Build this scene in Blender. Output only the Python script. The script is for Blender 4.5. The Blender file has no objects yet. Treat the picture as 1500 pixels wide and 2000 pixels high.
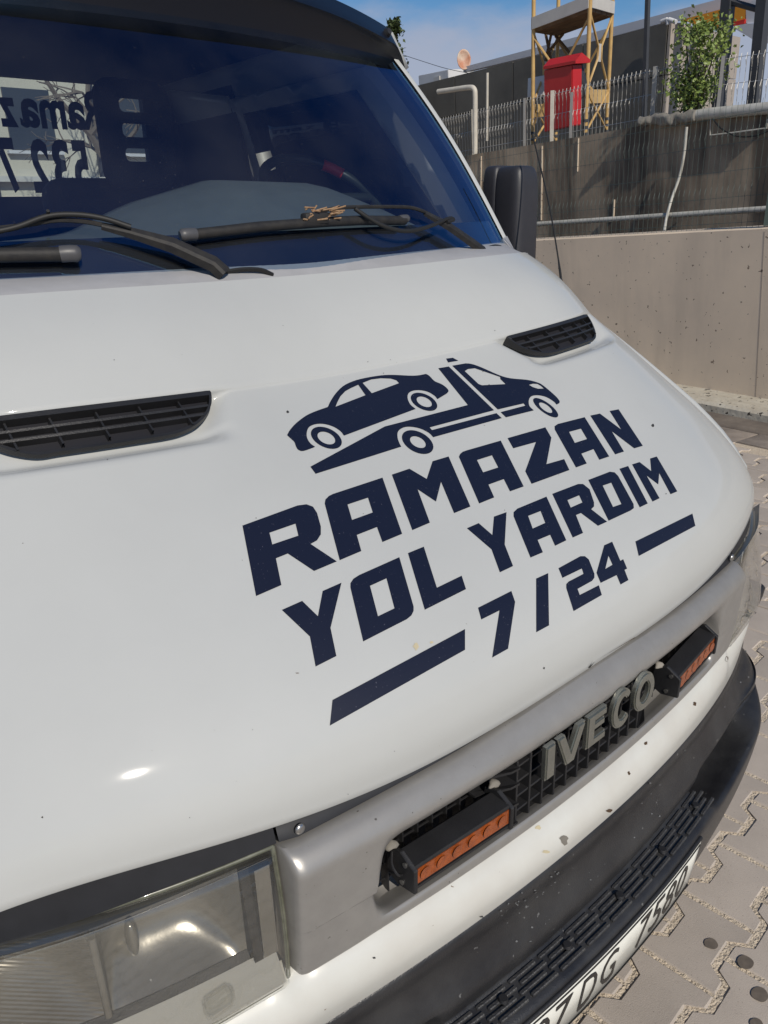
import bpy, bmesh, math, random
from math import radians as RD, sin, cos, pi
from mathutils import Vector, Matrix
from mathutils.bvhtree import BVHTree
from mathutils.geometry import tessellate_polygon
from mathutils import noise as mnoise
random.seed(7)
SC = bpy.context.scene
COL = SC.collection
# ------------------------------------------------------------------ camera
YAW, PITCH, ROLL, FOC = RD(41.0), RD(21.07), RD(1.75), 1500.0
CAM = Vector((-.844, -.52, 1.603))
_f = Vector((sin(YAW)*cos(PITCH), cos(YAW)*cos(PITCH), -sin(PITCH)))
_r = Vector((cos(YAW), -sin(YAW), 0))
_d = _f.cross(_r)
AR = _r*cos(ROLL)+_d*sin(ROLL)
AD = -_r*sin(ROLL)+_d*cos(ROLL)
AF = _f
cd = bpy.data.cameras.new('camera'); cam = bpy.data.objects.new('camera', cd); COL.objects.link(cam)
cd.sensor_fit = 'VERTICAL'; cd.sensor_height = 24.0; cd.lens = 24.0*FOC/2000.0
cd.clip_start = .02; cd.clip_end = 2000
cam.matrix_world = Matrix(((AR.x, -AD.x, -AF.x, CAM.x), (AR.y, -AD.y, -AF.y, CAM.y), (AR.z, -AD.z, -AF.z, CAM.z), (0, 0, 0, 1)))
SC.camera = cam
# ------------------------------------------------------------------ light
SUN_EL, SUN_AZ = RD(36.0), RD(-161.5)          # azimuth from +Y towards +X
sund = Vector((sin(SUN_AZ)*cos(SUN_EL), cos(SUN_AZ)*cos(SUN_EL), sin(SUN_EL)))
W = bpy.data.worlds.new('World'); SC.world = W; W.use_nodes = True
nt = W.node_tree; nt.nodes.clear()
def N(t, k, **kw):
    n = t.nodes.new(k)
    for a, b in kw.items(): setattr(n, a, b)
    return n
out = N(nt, 'ShaderNodeOutputWorld'); bg = N(nt, 'ShaderNodeBackground'); bg.inputs[1].default_value = .10
sky = N(nt, 'ShaderNodeTexSky', sky_type='NISHITA'); sky.sun_disc = False
sky.sun_elevation = SUN_EL; sky.sun_rotation = SUN_AZ; sky.air_density = 1.0; sky.dust_density = .1; sky.ozone_density = 4.0
tc = N(nt, 'ShaderNodeTexCoord'); mp = N(nt, 'ShaderNodeMapping'); mp.inputs['Scale'].default_value = (1, 1, 2.6)
mp.inputs['Location'].default_value = (.35, .1, .0)
ns = N(nt, 'ShaderNodeTexNoise'); ns.inputs['Scale'].default_value = 2.6; ns.inputs['Detail'].default_value = 9; ns.inputs['Roughness'].default_value = .52
sx = N(nt, 'ShaderNodeSeparateXYZ')
hz = N(nt, 'ShaderNodeMapRange'); hz.inputs[1].default_value = .15; hz.inputs[2].default_value = .30; hz.inputs[3].default_value = .21; hz.inputs[4].default_value = -.22
ad = N(nt, 'ShaderNodeMath', operation='ADD')
rp = N(nt, 'ShaderNodeMapRange'); rp.inputs[1].default_value = .50; rp.inputs[2].default_value = .66; rp.interpolation_type = 'SMOOTHSTEP'
mx = N(nt, 'ShaderNodeMix', data_type='RGBA'); mx.inputs[7].default_value = (5.0, 5.2, 6.3, 1)
ml = N(nt, 'ShaderNodeMath', operation='MULTIPLY'); ml.inputs[1].default_value = .80
L = nt.links.new
L(tc.outputs['Generated'], mp.inputs[0]); L(mp.outputs[0], ns.inputs[0]); L(tc.outputs['Generated'], sx.inputs[0])
L(sx.outputs[2], hz.inputs[0]); L(ns.outputs[0], ad.inputs[0]); L(hz.outputs[0], ad.inputs[1]); L(ad.outputs[0], rp.inputs[0])
L(rp.outputs[0], ml.inputs[0]); L(ml.outputs[0], mx.inputs[0]); hs_ = N(nt, 'ShaderNodeHueSaturation'); hs_.inputs['Saturation'].default_value = 1.22; hs_.inputs['Value'].default_value = 1.0; L(sky.outputs[0], hs_.inputs['Color']); L(hs_.outputs[0], mx.inputs[6]); L(mx.outputs[2], bg.inputs[0]); L(bg.outputs[0], out.inputs[0])
sl = bpy.data.lights.new('sun', 'SUN'); sl.energy = 4.6; sl.angle = RD(.53); sl.color = (1, .92, .80)
so = bpy.data.objects.new('sun', sl); COL.objects.link(so); so.rotation_euler = sund.to_track_quat('Z', 'Y').to_euler(); so.location = sund*30
SC.view_settings.view_transform = 'Standard'; SC.view_settings.look = 'None'; SC.view_settings.gamma = 1; SC.view_settings.use_curve_mapping = False
SC.view_settings.exposure = -.30
SC.cycles.max_bounces = 8; SC.cycles.transparent_max_bounces = 16; SC.cycles.caustics_refractive = False

# ------------------------------------------------------------------ rays and projection (used to place things at true 3D positions)
def ray(px, py):
    return (AR*((px-750)/FOC)+AD*((py-1000)/FOC)+AF).normalized()
def on(ax, val, px, py):
    d = ray(px, py); return CAM+d*((val-CAM[ax])/d[ax])
def pix(P):
    q = Vector(P)-CAM; z = q.dot(AF)
    return 750+FOC*q.dot(AR)/z, 1000+FOC*q.dot(AD)/z, z
UP = Vector((-.11054, -.04743, .99274)).normalized()
D1 = Vector((.103295, .993697, -.043554)).normalized()
NN = D1.cross(UP).normalized()
if NN.x < 0: NN = -NN
BO = Vector((5.8, 2.4, 0))
def bp(px, py, D):
    d = ray(px, py); o = BO+NN*D
    return CAM+d*((o-CAM).dot(NN)/d.dot(NN))

# ------------------------------------------------------------------ materials
def mat(name, col, rough=.5, metal=0, coat=0, spec=.5, var=0, vs=8, bump=0, bs=60, col2=None, specks=0, sps=250, spcol=(.05, .045, .04), coord='Object', crough=.05, rvar=0, streak=0, streakcol=(.02, .02, .02), emit=0, det=6):
    m = bpy.data.materials.new(name); m.use_nodes = True; t = m.node_tree; b = t.nodes['Principled BSDF']; l = t.links.new
    b.inputs['Base Color'].default_value = (*col, 1); b.inputs['Roughness'].default_value = rough; b.inputs['Metallic'].default_value = metal
    b.inputs['Coat Weight'].default_value = coat; b.inputs['Coat Roughness'].default_value = crough; b.inputs['Specular IOR Level'].default_value = spec
    c = N(t, 'ShaderNodeTexCoord'); cur = None
    if var or col2:
        n = N(t, 'ShaderNodeTexNoise'); n.inputs['Scale'].default_value = vs; n.inputs['Detail'].default_value = det; n.inputs['Roughness'].default_value = .62
        l(c.outputs[coord], n.inputs[0])
        mr = N(t, 'ShaderNodeMapRange'); mr.inputs[1].default_value = .32; mr.inputs[2].default_value = .68
        l(n.outputs[0], mr.inputs[0])
        x = N(t, 'ShaderNodeMix', data_type='RGBA')
        c2 = col2 if col2 else tuple(v*(1-var) for v in col)
        x.inputs[6].default_value = (*col, 1); x.inputs[7].default_value = (*c2, 1)
        l(mr.outputs[0], x.inputs[0]); cur = x.outputs[2]
        if rvar:
            r = N(t, 'ShaderNodeMapRange'); r.inputs[3].default_value = rough-rvar; r.inputs[4].default_value = rough+rvar
            l(n.outputs[0], r.inputs[0]); l(r.outputs[0], b.inputs['Roughness'])
    if streak:
        mpp = N(t, 'ShaderNodeMapping'); mpp.inputs['Scale'].default_value = (1, 1, .12); l(c.outputs[coord], mpp.inputs[0])
        n = N(t, 'ShaderNodeTexNoise'); n.inputs['Scale'].default_value = 2.2; n.inputs['Detail'].default_value = 8; n.inputs['Roughness'].default_value = .6; l(mpp.outputs[0], n.inputs[0])
        mr = N(t, 'ShaderNodeMapRange'); mr.inputs[1].default_value = .47; mr.inputs[2].default_value = .62; mr.inputs[4].default_value = streak
        l(n.outputs[0], mr.inputs[0])
        x = N(t, 'ShaderNodeMix', data_type='RGBA'); x.inputs[7].default_value = (*streakcol, 1)
        if cur: l(cur, x.inputs[6])
        else: x.inputs[6].default_value = (*col, 1)
        l(mr.outputs[0], x.inputs[0]); cur = x.outputs[2]
    if specks:
        v = N(t, 'ShaderNodeTexNoise'); v.inputs['Scale'].default_value = sps; v.inputs['Detail'].default_value = 2; l(c.outputs[coord], v.inputs[0])
        mr = N(t, 'ShaderNodeMapRange'); mr.inputs[1].default_value = specks; mr.inputs[2].default_value = specks+.02; l(v.outputs[0], mr.inputs[0])
        x = N(t, 'ShaderNodeMix', data_type='RGBA'); x.inputs[7].default_value = (*spcol, 1)
        if cur: l(cur, x.inputs[6])
        else: x.inputs[6].default_value = (*col, 1)
        l(mr.outputs[0], x.inputs[0]); cur = x.outputs[2]
    if cur: l(cur, b.inputs['Base Color'])
    if bump:
        n = N(t, 'ShaderNodeTexNoise'); n.inputs['Scale'].default_value = bs; n.inputs['Detail'].default_value = 5; l(c.outputs[coord], n.inputs[0])
        bn = N(t, 'ShaderNodeBump'); bn.inputs['Strength'].default_value = bump; bn.inputs['Distance'].default_value = .01
        l(n.outputs[0], bn.inputs['Height']); l(bn.outputs[0], b.inputs['Normal'])
    if emit: b.inputs['Emission Strength'].default_value = emit; b.inputs['Emission Color'].default_value = (*col, 1)
    return m
def glassmat(name, tint, ior, dust=.04, rough=.0, dustcol=(.5, .5, .48), ds=420, gloss=(1, 1, 1)):
    m = bpy.data.materials.new(name); m.use_nodes = True; t = m.node_tree; t.nodes.clear(); l = t.links.new
    o = N(t, 'ShaderNodeOutputMaterial'); tr = N(t, 'ShaderNodeBsdfTransparent'); tr.inputs[0].default_value = (*tint, 1)
    g = N(t, 'ShaderNodeBsdfGlossy'); g.inputs['Roughness'].default_value = rough; g.inputs['Color'].default_value = (*gloss, 1)
    ge = N(t, 'ShaderNodeNewGeometry'); dt = N(t, 'ShaderNodeVectorMath', operation='DOT_PRODUCT'); l(ge.outputs['Normal'], dt.inputs[0]); l(ge.outputs['Incoming'], dt.inputs[1])
    ab = N(t, 'ShaderNodeMath', operation='ABSOLUTE'); l(dt.outputs['Value'], ab.inputs[0]); om = N(t, 'ShaderNodeMath', operation='SUBTRACT'); om.inputs[0].default_value = 1; l(ab.outputs[0], om.inputs[1])
    pw = N(t, 'ShaderNodeMath', operation='POWER'); pw.inputs[1].default_value = 5; l(om.outputs[0], pw.inputs[0])
    r0 = ((ior-1)/(ior+1))**2; fr = N(t, 'ShaderNodeMath', operation='MULTIPLY_ADD'); fr.inputs[1].default_value = 1-r0; fr.inputs[2].default_value = r0; l(pw.outputs[0], fr.inputs[0])
    mx = N(t, 'ShaderNodeMixShader'); l(fr.outputs[0], mx.inputs[0]); l(tr.outputs[0], mx.inputs[1]); l(g.outputs[0], mx.inputs[2])
    df = N(t, 'ShaderNodeBsdfDiffuse'); df.inputs[0].default_value = (*dustcol, 1)
    c = N(t, 'ShaderNodeTexCoord'); n = N(t, 'ShaderNodeTexNoise'); n.inputs['Scale'].default_value = ds; n.inputs['Detail'].default_value = 2
    n2 = N(t, 'ShaderNodeTexNoise'); n2.inputs['Scale'].default_value = 5; n2.inputs['Detail'].default_value = 6
    l(c.outputs['Object'], n.inputs[0]); l(c.outputs['Object'], n2.inputs[0])
    a = N(t, 'ShaderNodeMapRange'); a.inputs[1].default_value = .74; a.inputs[2].default_value = .78; a.inputs[4].default_value = .25; l(n.outputs[0], a.inputs[0])
    b2 = N(t, 'ShaderNodeMapRange'); b2.inputs[1].default_value = .3; b2.inputs[2].default_value = .75; b2.inputs[4].default_value = dust*2; l(n2.outputs[0], b2.inputs[0])
    s = N(t, 'ShaderNodeMath', operation='ADD'); l(a.outputs[0], s.inputs[0]); l(b2.outputs[0], s.inputs[1])
    m2 = N(t, 'ShaderNodeMixShader'); l(s.outputs[0], m2.inputs[0]); l(mx.outputs[0], m2.inputs[1]); l(df.outputs[0], m2.inputs[2]); l(m2.outputs[0], o.inputs[0])
    return m
M = {}
M['paint'] = mat('white_paint', (.465, .475, .465), .6, spec=.12, coat=.55, crough=.055, var=.07, vs=2.2, specks=.79, sps=130, spcol=(.18, .17, .15))
M['paint2'] = mat('white_paint_dirty', (.60, .605, .57), .38, coat=.3, crough=.15, col2=(.55, .54, .50), vs=11, specks=.75, sps=90, spcol=(.16, .10, .05))
M['decal'] = mat('navy_vinyl', (.008, .011, .027), .45, spec=.3, specks=.72, sps=420, spcol=(.10, .10, .13))
M['silver'] = mat('silver_plastic', (.31, .30, .285), .36, metal=.35, var=.12, vs=30, bump=.04, bs=900, specks=.74, sps=160, spcol=(.10, .09, .08), rvar=.06)
M['trim'] = mat('black_trim', (.016, .017, .021), .55, var=.3, vs=30)
M['black'] = mat('black_plastic', (.02, .02, .022), .5, var=.4, vs=14, bump=.12, bs=500)
M['mirror'] = mat('mirror_plastic', (.035, .035, .042), .46, var=.25, vs=9, bump=.1, bs=700)
M['bumper'] = mat('worn_black_bumper', (.014, .014, .016), .36, col2=(.036, .036, .037), vs=9, bump=.15, bs=420, specks=.735, sps=85, spcol=(.12, .12, .12), rvar=.12)
M['tread'] = mat('step_tread', (.022, .022, .025), .45, col2=(.06, .06, .06), vs=60, bump=.3, bs=300)
M['deep'] = mat('dark_void', (.008, .008, .012), .7)
M['letter'] = mat('badge_grey', (.40, .41, .37), .22, metal=.85, var=.2, vs=40)
M['amber'] = mat('amber_lens', (.33, .075, .014), .22, coat=.4, col2=(.20, .045, .01), vs=90, bump=.25, bs=160)
M['screw'] = mat('screw_steel', (.45, .44, .42), .3, metal=.9)
M['wglass'] = glassmat('windshield_glass', (.72, .80, .86), 2.05, .012, gloss=(.20, .52, 1.0))  # deep blue of the reflected sky is put into the gloss colour
M['sglass'] = glassmat('side_glass', (.80, .84, .82), 1.5, .02)
M['dglass'] = glassmat('door_glass', (.03, .04, .045), 1.3, .01)
M['lens'] = glassmat('headlight_lens', (.96, .96, .95), 1.6, .03, dustcol=(.55, .54, .48), ds=240)
M['chrome'] = mat('reflector', (.27, .255, .23), .16, metal=.5, col2=(.19, .18, .16), vs=9, bump=.03, bs=30, rvar=.10)
M['bezel'] = mat('silver_bezel', (.37, .36, .33), .32, metal=.3, bump=.08, bs=700)
M['seal'] = mat('yellowed_seal', (.15, .155, .12), .35, coat=.4, col2=(.07, .075, .05), vs=60)
M['cowl'] = mat('cowl_grey', (.34, .34, .35), .5, var=.12, vs=20)
M['dash'] = mat('dash_vinyl', (.115, .13, .125), .6, var=.15, vs=14, bump=.1, bs=400)
M['seat'] = mat('seat_fabric', (.015, .016, .022), .9, bump=.2, bs=300)
M['lining'] = mat('cab_lining', (.03, .032, .035), .8)
M['wheelblk'] = mat('steering_leather', (.02, .025, .02), .35)
M['red'] = mat('red_grip', (.75, .04, .03), .4)
M['wiper'] = mat('wiper_black', (.016, .016, .018), .6, spec=.3, col2=(.032, .03, .028), vs=60, bump=.1, bs=400)
M['wipercap'] = mat('wiper_cap', (.07, .07, .075), .45)
M['rust'] = mat('dry_leaves', (.20, .10, .05), .9, col2=(.35, .24, .14), vs=120)
M['visor'] = mat('smoked_visor', (.004, .005, .010), .42, spec=.4, coat=.15, crough=.2, bump=.02, bs=30)
M['rubber'] = mat('rubber', (.012, .012, .012), .6)
M['plate'] = mat('plate_white', (.72, .72, .66), .35, coat=.2, var=.08, vs=20)
M['plateink'] = mat('plate_black', (.012, .012, .012), .4)
M['paver'] = mat('paver_concrete', (.47, .41, .35), .82, col2=(.39, .34, .29), vs=5, bump=.22, bs=520, specks=.70, sps=330, spcol=(.16, .13, .105), coord='Object')
M['sand'] = mat('joint_sand', (.66, .56, .43), .95, col2=(.54, .45, .34), vs=40, bump=.9, bs=160, specks=.66, sps=240, spcol=(.17, .13, .09))
M['oil'] = mat('oil_drop', (.17, .14, .11), .6, var=.3, vs=60)
M['wall1'] = mat('pale_concrete', (.80, .66, .50), .8, col2=(.66, .55, .43), vs=1.1, bump=.06, bs=160, specks=.70, sps=26, spcol=(.20, .15, .11), det=10, streak=.4, streakcol=(.50, .42, .33))
M['wall2'] = mat('stained_concrete', (.42, .335, .245), .85, col2=(.22, .175, .13), vs=1.6, bump=.2, bs=18, streak=.85, streakcol=(.05, .042, .036), det=9)
M['kerb'] = mat('kerb_paint', (.52, .49, .41), .8, col2=(.40, .36, .29), vs=9, bump=.4, bs=30, specks=.63, sps=22, spcol=(.06, .05, .04))
M['gutter'] = mat('gutter_concrete', (.20, .17, .14), .75, col2=(.11, .09, .075), vs=4, bump=.3, bs=40)
M['pvc'] = mat('pvc_pipe', (.52, .51, .47), .45, col2=(.36, .35, .31), vs=9)
M['cement'] = mat('rough_cement', (.26, .24, .21), .95, bump=1, bs=14, col2=(.15, .14, .12), vs=8)
M['galv'] = mat('galvanised_wire', (.38, .37, .35), .45, metal=.5)
M['greenwire'] = mat('green_wire', (.05, .075, .07), .5)
M['postw'] = mat('pale_post', (.62, .58, .50), .6, var=.2, vs=10)
M['yellow'] = mat('scaffold_yellow', (.62, .42, .16), .5, col2=(.42, .26, .10), vs=7)
M['deckw'] = mat('deck_edge', (.60, .58, .54), .6, var=.15, vs=4)
M['wood'] = mat('deck_planks', (.20, .12, .06), .8, col2=(.11, .065, .03), vs=5)
M['boxred'] = mat('box_red', (.50, .018, .022), .4, var=.15, vs=3)
M['clad'] = mat('dark_cladding', (.15, .14, .12), .7, col2=(.085, .08, .07), vs=1.2, bump=.1, bs=10)
M['beige'] = mat('beige_cladding', (.40, .35, .30), .7, var=.1, vs=1.5)
M['steel'] = mat('dark_steel', (.055, .058, .065), .5, var=.2, vs=3)
M['fascia'] = mat('canopy_white', (.60, .60, .62), .5)
M['orange'] = mat('canopy_orange', (.75, .30, .015), .5)
M['cred'] = mat('canopy_red', (.6, .03, .02), .5)
M['roofw'] = mat('roof_box_white', (.66, .66, .66), .6, var=.1, vs=2)
M['rustdish'] = mat('rusty_dish', (.62, .55, .44), .6, col2=(.42, .12, .04), vs=3.5)
M['leaf'] = mat('leaf_green', (.24, .31, .08), .5, col2=(.12, .18, .04), vs=2.5)
M['leaf2'] = mat('leaf_dark', (.06, .085, .025), .6, col2=(.03, .05, .015), vs=2)
M['bark'] = mat('bark', (.12, .09, .06), .9)
M['branch'] = mat('bare_branch', (.16, .13, .10), .9)
M['house'] = mat('pale_render', (.62, .58, .48), .8, var=.1, vs=.6)
M['hwin'] = mat('house_window', (.05, .06, .07), .2)
M['skin'] = mat('skin', (.45, .26, .18), .5)
M['cloth'] = mat('dark_jacket', (.03, .035, .05), .8)

def randtint(m, amt):
    t = m.node_tree; b = t.nodes['Principled BSDF']; src = b.inputs['Base Color'].links[0].from_socket
    oi = N(t, 'ShaderNodeObjectInfo'); mr = N(t, 'ShaderNodeMapRange'); mr.inputs[3].default_value = 1-amt; mr.inputs[4].default_value = 1+amt
    h = N(t, 'ShaderNodeHueSaturation'); t.links.new(oi.outputs['Random'], mr.inputs[0]); t.links.new(mr.outputs[0], h.inputs['Value']); t.links.new(src, h.inputs['Color']); t.links.new(h.outputs[0], b.inputs['Base Color'])
randtint(M['paver'], .17)
M['flute'] = mat('fluted_reflector', (.27, .255, .23), .2, metal=.5, col2=(.20, .18, .15), vs=9)
_t = M['flute'].node_tree; _w = N(_t, 'ShaderNodeTexWave'); _w.inputs['Scale'].default_value = 95; _w.bands_direction = 'DIAGONAL'; _c = N(_t, 'ShaderNodeTexCoord'); _b = N(_t, 'ShaderNodeBump'); _b.inputs['Strength'].default_value = .22; _b.inputs['Distance'].default_value = .004
_t.links.new(_c.outputs['Object'], _w.inputs[0]); _t.links.new(_w.outputs[1], _b.inputs['Height']); _t.links.new(_b.outputs[0], _t.nodes['Principled BSDF'].inputs['Normal'])
# ------------------------------------------------------------------ object helpers
def tagit(o, label=None, cat=None, group=None, kind=None):
    if label: o['label'] = label
    if cat: o['category'] = cat
    if group: o['group'] = group
    if kind: o['kind'] = kind
    return o
def link(name, me, m, parent=None, smooth=False, auto=None):
    o = bpy.data.objects.new(name, me); COL.objects.link(o)
    if m is not None:
        if not isinstance(m, (list, tuple)): m = [m]
        for k in m: me.materials.append(M[k] if isinstance(k, str) else k)
    if smooth:
        me.polygons.foreach_set('use_smooth', [True]*len(me.polygons))
        if auto is not None:
            try: me.set_sharp_from_angle(angle=RD(auto))
            except Exception: pass
    if parent: o.parent = parent
    return o
def mesh(name, vs, fs, m, parent=None, smooth=False, auto=None):
    me = bpy.data.meshes.new(name); me.from_pydata([tuple(v) for v in vs], [], fs); me.update()
    return link(name, me, m, parent, smooth, auto)
def frombm(name, bm, m, parent=None, smooth=False, auto=None):
    me = bpy.data.meshes.new(name); bm.to_mesh(me); bm.free(); return link(name, me, m, parent, smooth, auto)
def empty(name, loc=(0, 0, 0)):
    o = bpy.data.objects.new(name, None); COL.objects.link(o); o.location = loc; o.empty_display_size = .1; return o
def grid_mesh(name, G, m, parent=None, smooth=True, auto=None, thick=0, flip=False, skip=None):
    R_, C_ = len(G), len(G[0]); vs = [p for r in G for p in r]; fs = []
    for i in range(R_-1):
        for j in range(C_-1):
            if skip and skip(i, j): continue
            a = i*C_+j; f = (a, a+1, a+C_+1, a+C_); fs.append(f[::-1] if flip else f)
    o = mesh(name, vs, fs, m, parent, smooth, auto)
    if thick:
        s = o.modifiers.new('solid', 'SOLIDIFY'); s.thickness = thick; s.offset = -1
    return o
def box(bm, c, s, rot=None):
    r = bmesh.ops.create_cube(bm, size=1)
    for v in r['verts']:
        p = Vector((v.co.x*s[0], v.co.y*s[1], v.co.z*s[2]))
        if rot is not None: p = rot @ p
        v.co = p+Vector(c)
    return r['verts']
def boxobj(name, c, s, m, parent=None, bev=0, rot=None, seg=2):
    bm = bmesh.new(); box(bm, c, s, rot)
    if bev: bmesh.ops.bevel(bm, geom=bm.edges[:], offset=bev, segments=seg, affect='EDGES', profile=.5)
    return frombm(name, bm, m, parent, smooth=bool(bev), auto=35)
def tube(bm, pts, r, n=8, cap=True):
    pts = [Vector(p) for p in pts]; rr = r if isinstance(r, (list, tuple)) else [r]*len(pts)
    rings = []; pu = None
    for i, p in enumerate(pts):
        t = (pts[min(i+1, len(pts)-1)]-pts[max(i-1, 0)]).normalized()
        if pu is None:
            pu = t.orthogonal().normalized()
        u = (pu-t*pu.dot(t)).normalized(); pu = u; w = t.cross(u)
        rings.append([bm.verts.new(p+(u*cos(2*pi*k/n)+w*sin(2*pi*k/n))*rr[i]) for k in range(n)])
    for a, b in zip(rings[:-1], rings[1:]):
        for k in range(n): bm.faces.new((a[k], a[(k+1) % n], b[(k+1) % n], b[k]))
    if cap and n > 2:
        bm.faces.new(rings[0][::-1]); bm.faces.new(rings[-1])
def tubeobj(name, pts, r, m, parent=None, n=8):
    bm = bmesh.new(); tube(bm, pts, r, n); return frombm(name, bm, m, parent, smooth=True, auto=50)
def cr(pts, k=6):
    P = [Vector(p) for p in pts]; P = [P[0]*2-P[1]]+P+[P[-1]*2-P[-2]]; o = []
    for i in range(1, len(P)-2):
        for j in range(k):
            t = j/k; a, b, c, d = P[i-1:i+3]
            o.append(.5*((2*b)+(c-a)*t+(2*a-5*b+4*c-d)*t*t+(3*b-a-3*c+d)*t**3))
    o.append(P[-2]); return o
def prism(name, poly, axis, m, parent=None, bev=0, seg=2):
    """poly: list of 3D points (planar), extruded by vector axis"""
    bm = bmesh.new(); a = [bm.verts.new(p) for p in poly]; b = [bm.verts.new(Vector(p)+Vector(axis)) for p in poly]; n = len(a)
    bm.faces.new(a); bm.faces.new(b[::-1])
    for i in range(n): bm.faces.new((a[(i+1) % n], a[i], b[i], b[(i+1) % n]))
    bmesh.ops.recalc_face_normals(bm, faces=bm.faces[:])
    if bev: bmesh.ops.bevel(bm, geom=bm.edges[:], offset=bev, segments=seg, affect='EDGES')
    return frombm(name, bm, m, parent, smooth=bool(bev), auto=40)
def interp(x, xs, ys):
    if x <= xs[0]: return ys[0]
    for i in range(len(xs)-1):
        if x <= xs[i+1]:
            t = (x-xs[i])/(xs[i+1]-xs[i]); return ys[i]*(1-t)+ys[i+1]*t
    return ys[-1]
def sstep(a, b, x):
    t = min(1, max(0, (x-a)/(b-a))); return t*t*(3-2*t)

# =================================================================== GROUND
gs = mesh('ground', [(-300, -300, -.02), (300, -300, -.02), (300, 300, -.02), (-300, 300, -.02)], [(0, 1, 2, 3)], 'gutter'); gs['kind'] = 'structure'
PX0, PY0, PTH = .6491, .0906, 3.1913
PL, PA, PH, PW = .2175, .0421, .0175, .1556; PB = PL/2-2*PA
def gp(s, t): return (PX0+s*cos(PTH)-t*sin(PTH), PY0+s*sin(PTH)+t*cos(PTH))
J1, J2 = .0064, .0036
pav = empty('pavement'); pav['kind'] = 'structure'
prof = [(0, -PH, 0), (PA, -PH, 1), (PA+PB, PH, 1), (PL-PA-PB, PH, 1), (PL-PA, -PH, 1), (PL, -PH, 0)]
raw = [(s, t) for s, t, k in prof]+[(s, PW-t) for s, t, k in prof[::-1]]
ne = len(raw); poly = []
def inset_edge(i):
    (x0, y0), (x1, y1) = raw[i], raw[(i+1) % ne]; dx, dy = x1-x0, y1-y0; l = math.hypot(dx, dy); nx, ny = -dy/l, dx/l
    d = J2 if i in (5, 11) else J1
    return x0+nx*d, y0+ny*d, dx, dy
for i in range(ne):
    ax_, ay_, adx, ady = inset_edge(i-1); bx_, by_, bdx, bdy = inset_edge(i); det = adx*bdy-ady*bdx
    t = ((bx_-ax_)*bdy-(by_-ay_)*bdx)/det; poly.append((ax_+adx*t, ay_+ady*t))
cx_, cy_ = PL/2, PW/2
def paver_bm(bm, off=(0, 0, 0), local=True, tilt=(0, 0), lo=False):
    v1 = []; v2 = []; v3 = []
    for (s, t) in poly:
        ds, dt = s-cx_, t-cy_; k = .93; k = 1-.006/max(.05, math.hypot(ds, dt))
        if local: a = (ds, dt); b = (ds*k, dt*k)
        else: a = gp(off[0]+ds, off[1]+dt); b = gp(off[0]+ds*k, off[1]+dt*k)
        v1.append(bm.verts.new((a[0], a[1], -.03+off[2]))); v2.append(bm.verts.new((a[0], a[1], -.003+off[2]))); v3.append(bm.verts.new((b[0], b[1], 0.0015+off[2])))
    n = len(poly)
    for i in range(n):
        j = (i+1) % n
        if not lo: bm.faces.new((v1[i], v1[j], v2[j], v2[i]))
        bm.faces.new((v2[i], v2[j], v3[j], v3[i]))
    bm.faces.new(v3)
cells = []
for row in range(-45, 34):
    for k in range(-46, 16):
        s = k*PL+PL/2+(PL/2 if row % 2 else 0); t = row*PW+PW/2
        x, y = gp(s, t)
        if x < -3.2 or y < -3.5: continue
        lim = 4.5+.104*(y-1.75)
        if x > lim: continue
        u, v, z = pix((x, y, 0)) if (Vector((x, y, 0))-CAM).dot(AF) > .3 else (-9999, -9999, 1)
        vis = -60 < u < 1560 and -60 < v < 2060 and (x > 1.02 or y < -.05 + .12*x*x)
        cells.append((0 if vis else 1, z if vis else math.hypot(x, y), s, t, x, y))
cells.sort()
bm = bmesh.new(); paver_bm(bm); pme = bpy.data.meshes.new('paving_stone'); bm.to_mesh(pme); bm.free(); pme.materials.append(M['paver'])
for i, (vv, z, s, t, x, y) in enumerate(cells[:296]):
    o = bpy.data.objects.new('paving_stone', pme); COL.objects.link(o); o.parent = pav
    o.location = (x, y, .004+random.uniform(-.0012, .0012)); o.rotation_euler = (random.gauss(0, .004), random.gauss(0, .004), PTH+random.gauss(0, .006))
bm = bmesh.new()
for (vv, z, s, t, x, y) in cells[296:]: paver_bm(bm, (s, t, .004+random.uniform(-.0012, .0012)), False, lo=True)
o = frombm('paving_stones_beyond', bm, 'paver', pav); o['kind'] = 'stuff'
# joint mortar: fine uneven sheet near the truck, coarse further out
def sandsheet(name, x0, x1, y0, y1, st, amp):
    nx = int((x1-x0)/st); ny = int((y1-y0)/st); G = []
    for j in range(ny+1):
        r = []
        for i in range(nx+1):
            x = x0+(x1-x0)*i/nx; y = y0+(y1-y0)*j/ny
            e = mnoise.noise(Vector((x*75, y*75, 0)))*.6+mnoise.noise(Vector((x*220, y*220, 3)))*.4
            r.append((x, y, .0022+e*amp))
        G.append(r)
    o = grid_mesh(name, G, 'sand', pav, True); o['kind'] = 'stuff'
sandsheet('joint_sand', .2, 2.0, -.62, .9, .0055, .0045)
o = mesh('joint_sand_far', [(-3.2, -3.5, -.001), (5.3, -3.5, -.001), (5.3, 10, -.001), (-3.2, 10, -.001)], [(0, 1, 2, 3)], 'sand', pav); o['kind'] = 'stuff'
for (u, v, r) in [(1389, 1843, .016), (1456, 1879, .019), (1484, 1942, .019), (1478, 2000, .014), (1290, 1716, .004)]:
    p = on(2, .0078, u, v); n = 36
    vs = [(p.x+r*(1+.06*sin(3*2*pi*k/n+u))*cos(2*pi*k/n), p.y+.88*r*(1+.05*cos(2*2*pi*k/n+v))*sin(2*pi*k/n), .0078) for k in range(n)]
    mesh('oil_spot', vs, [tuple(range(n))], 'oil', pav)

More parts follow.
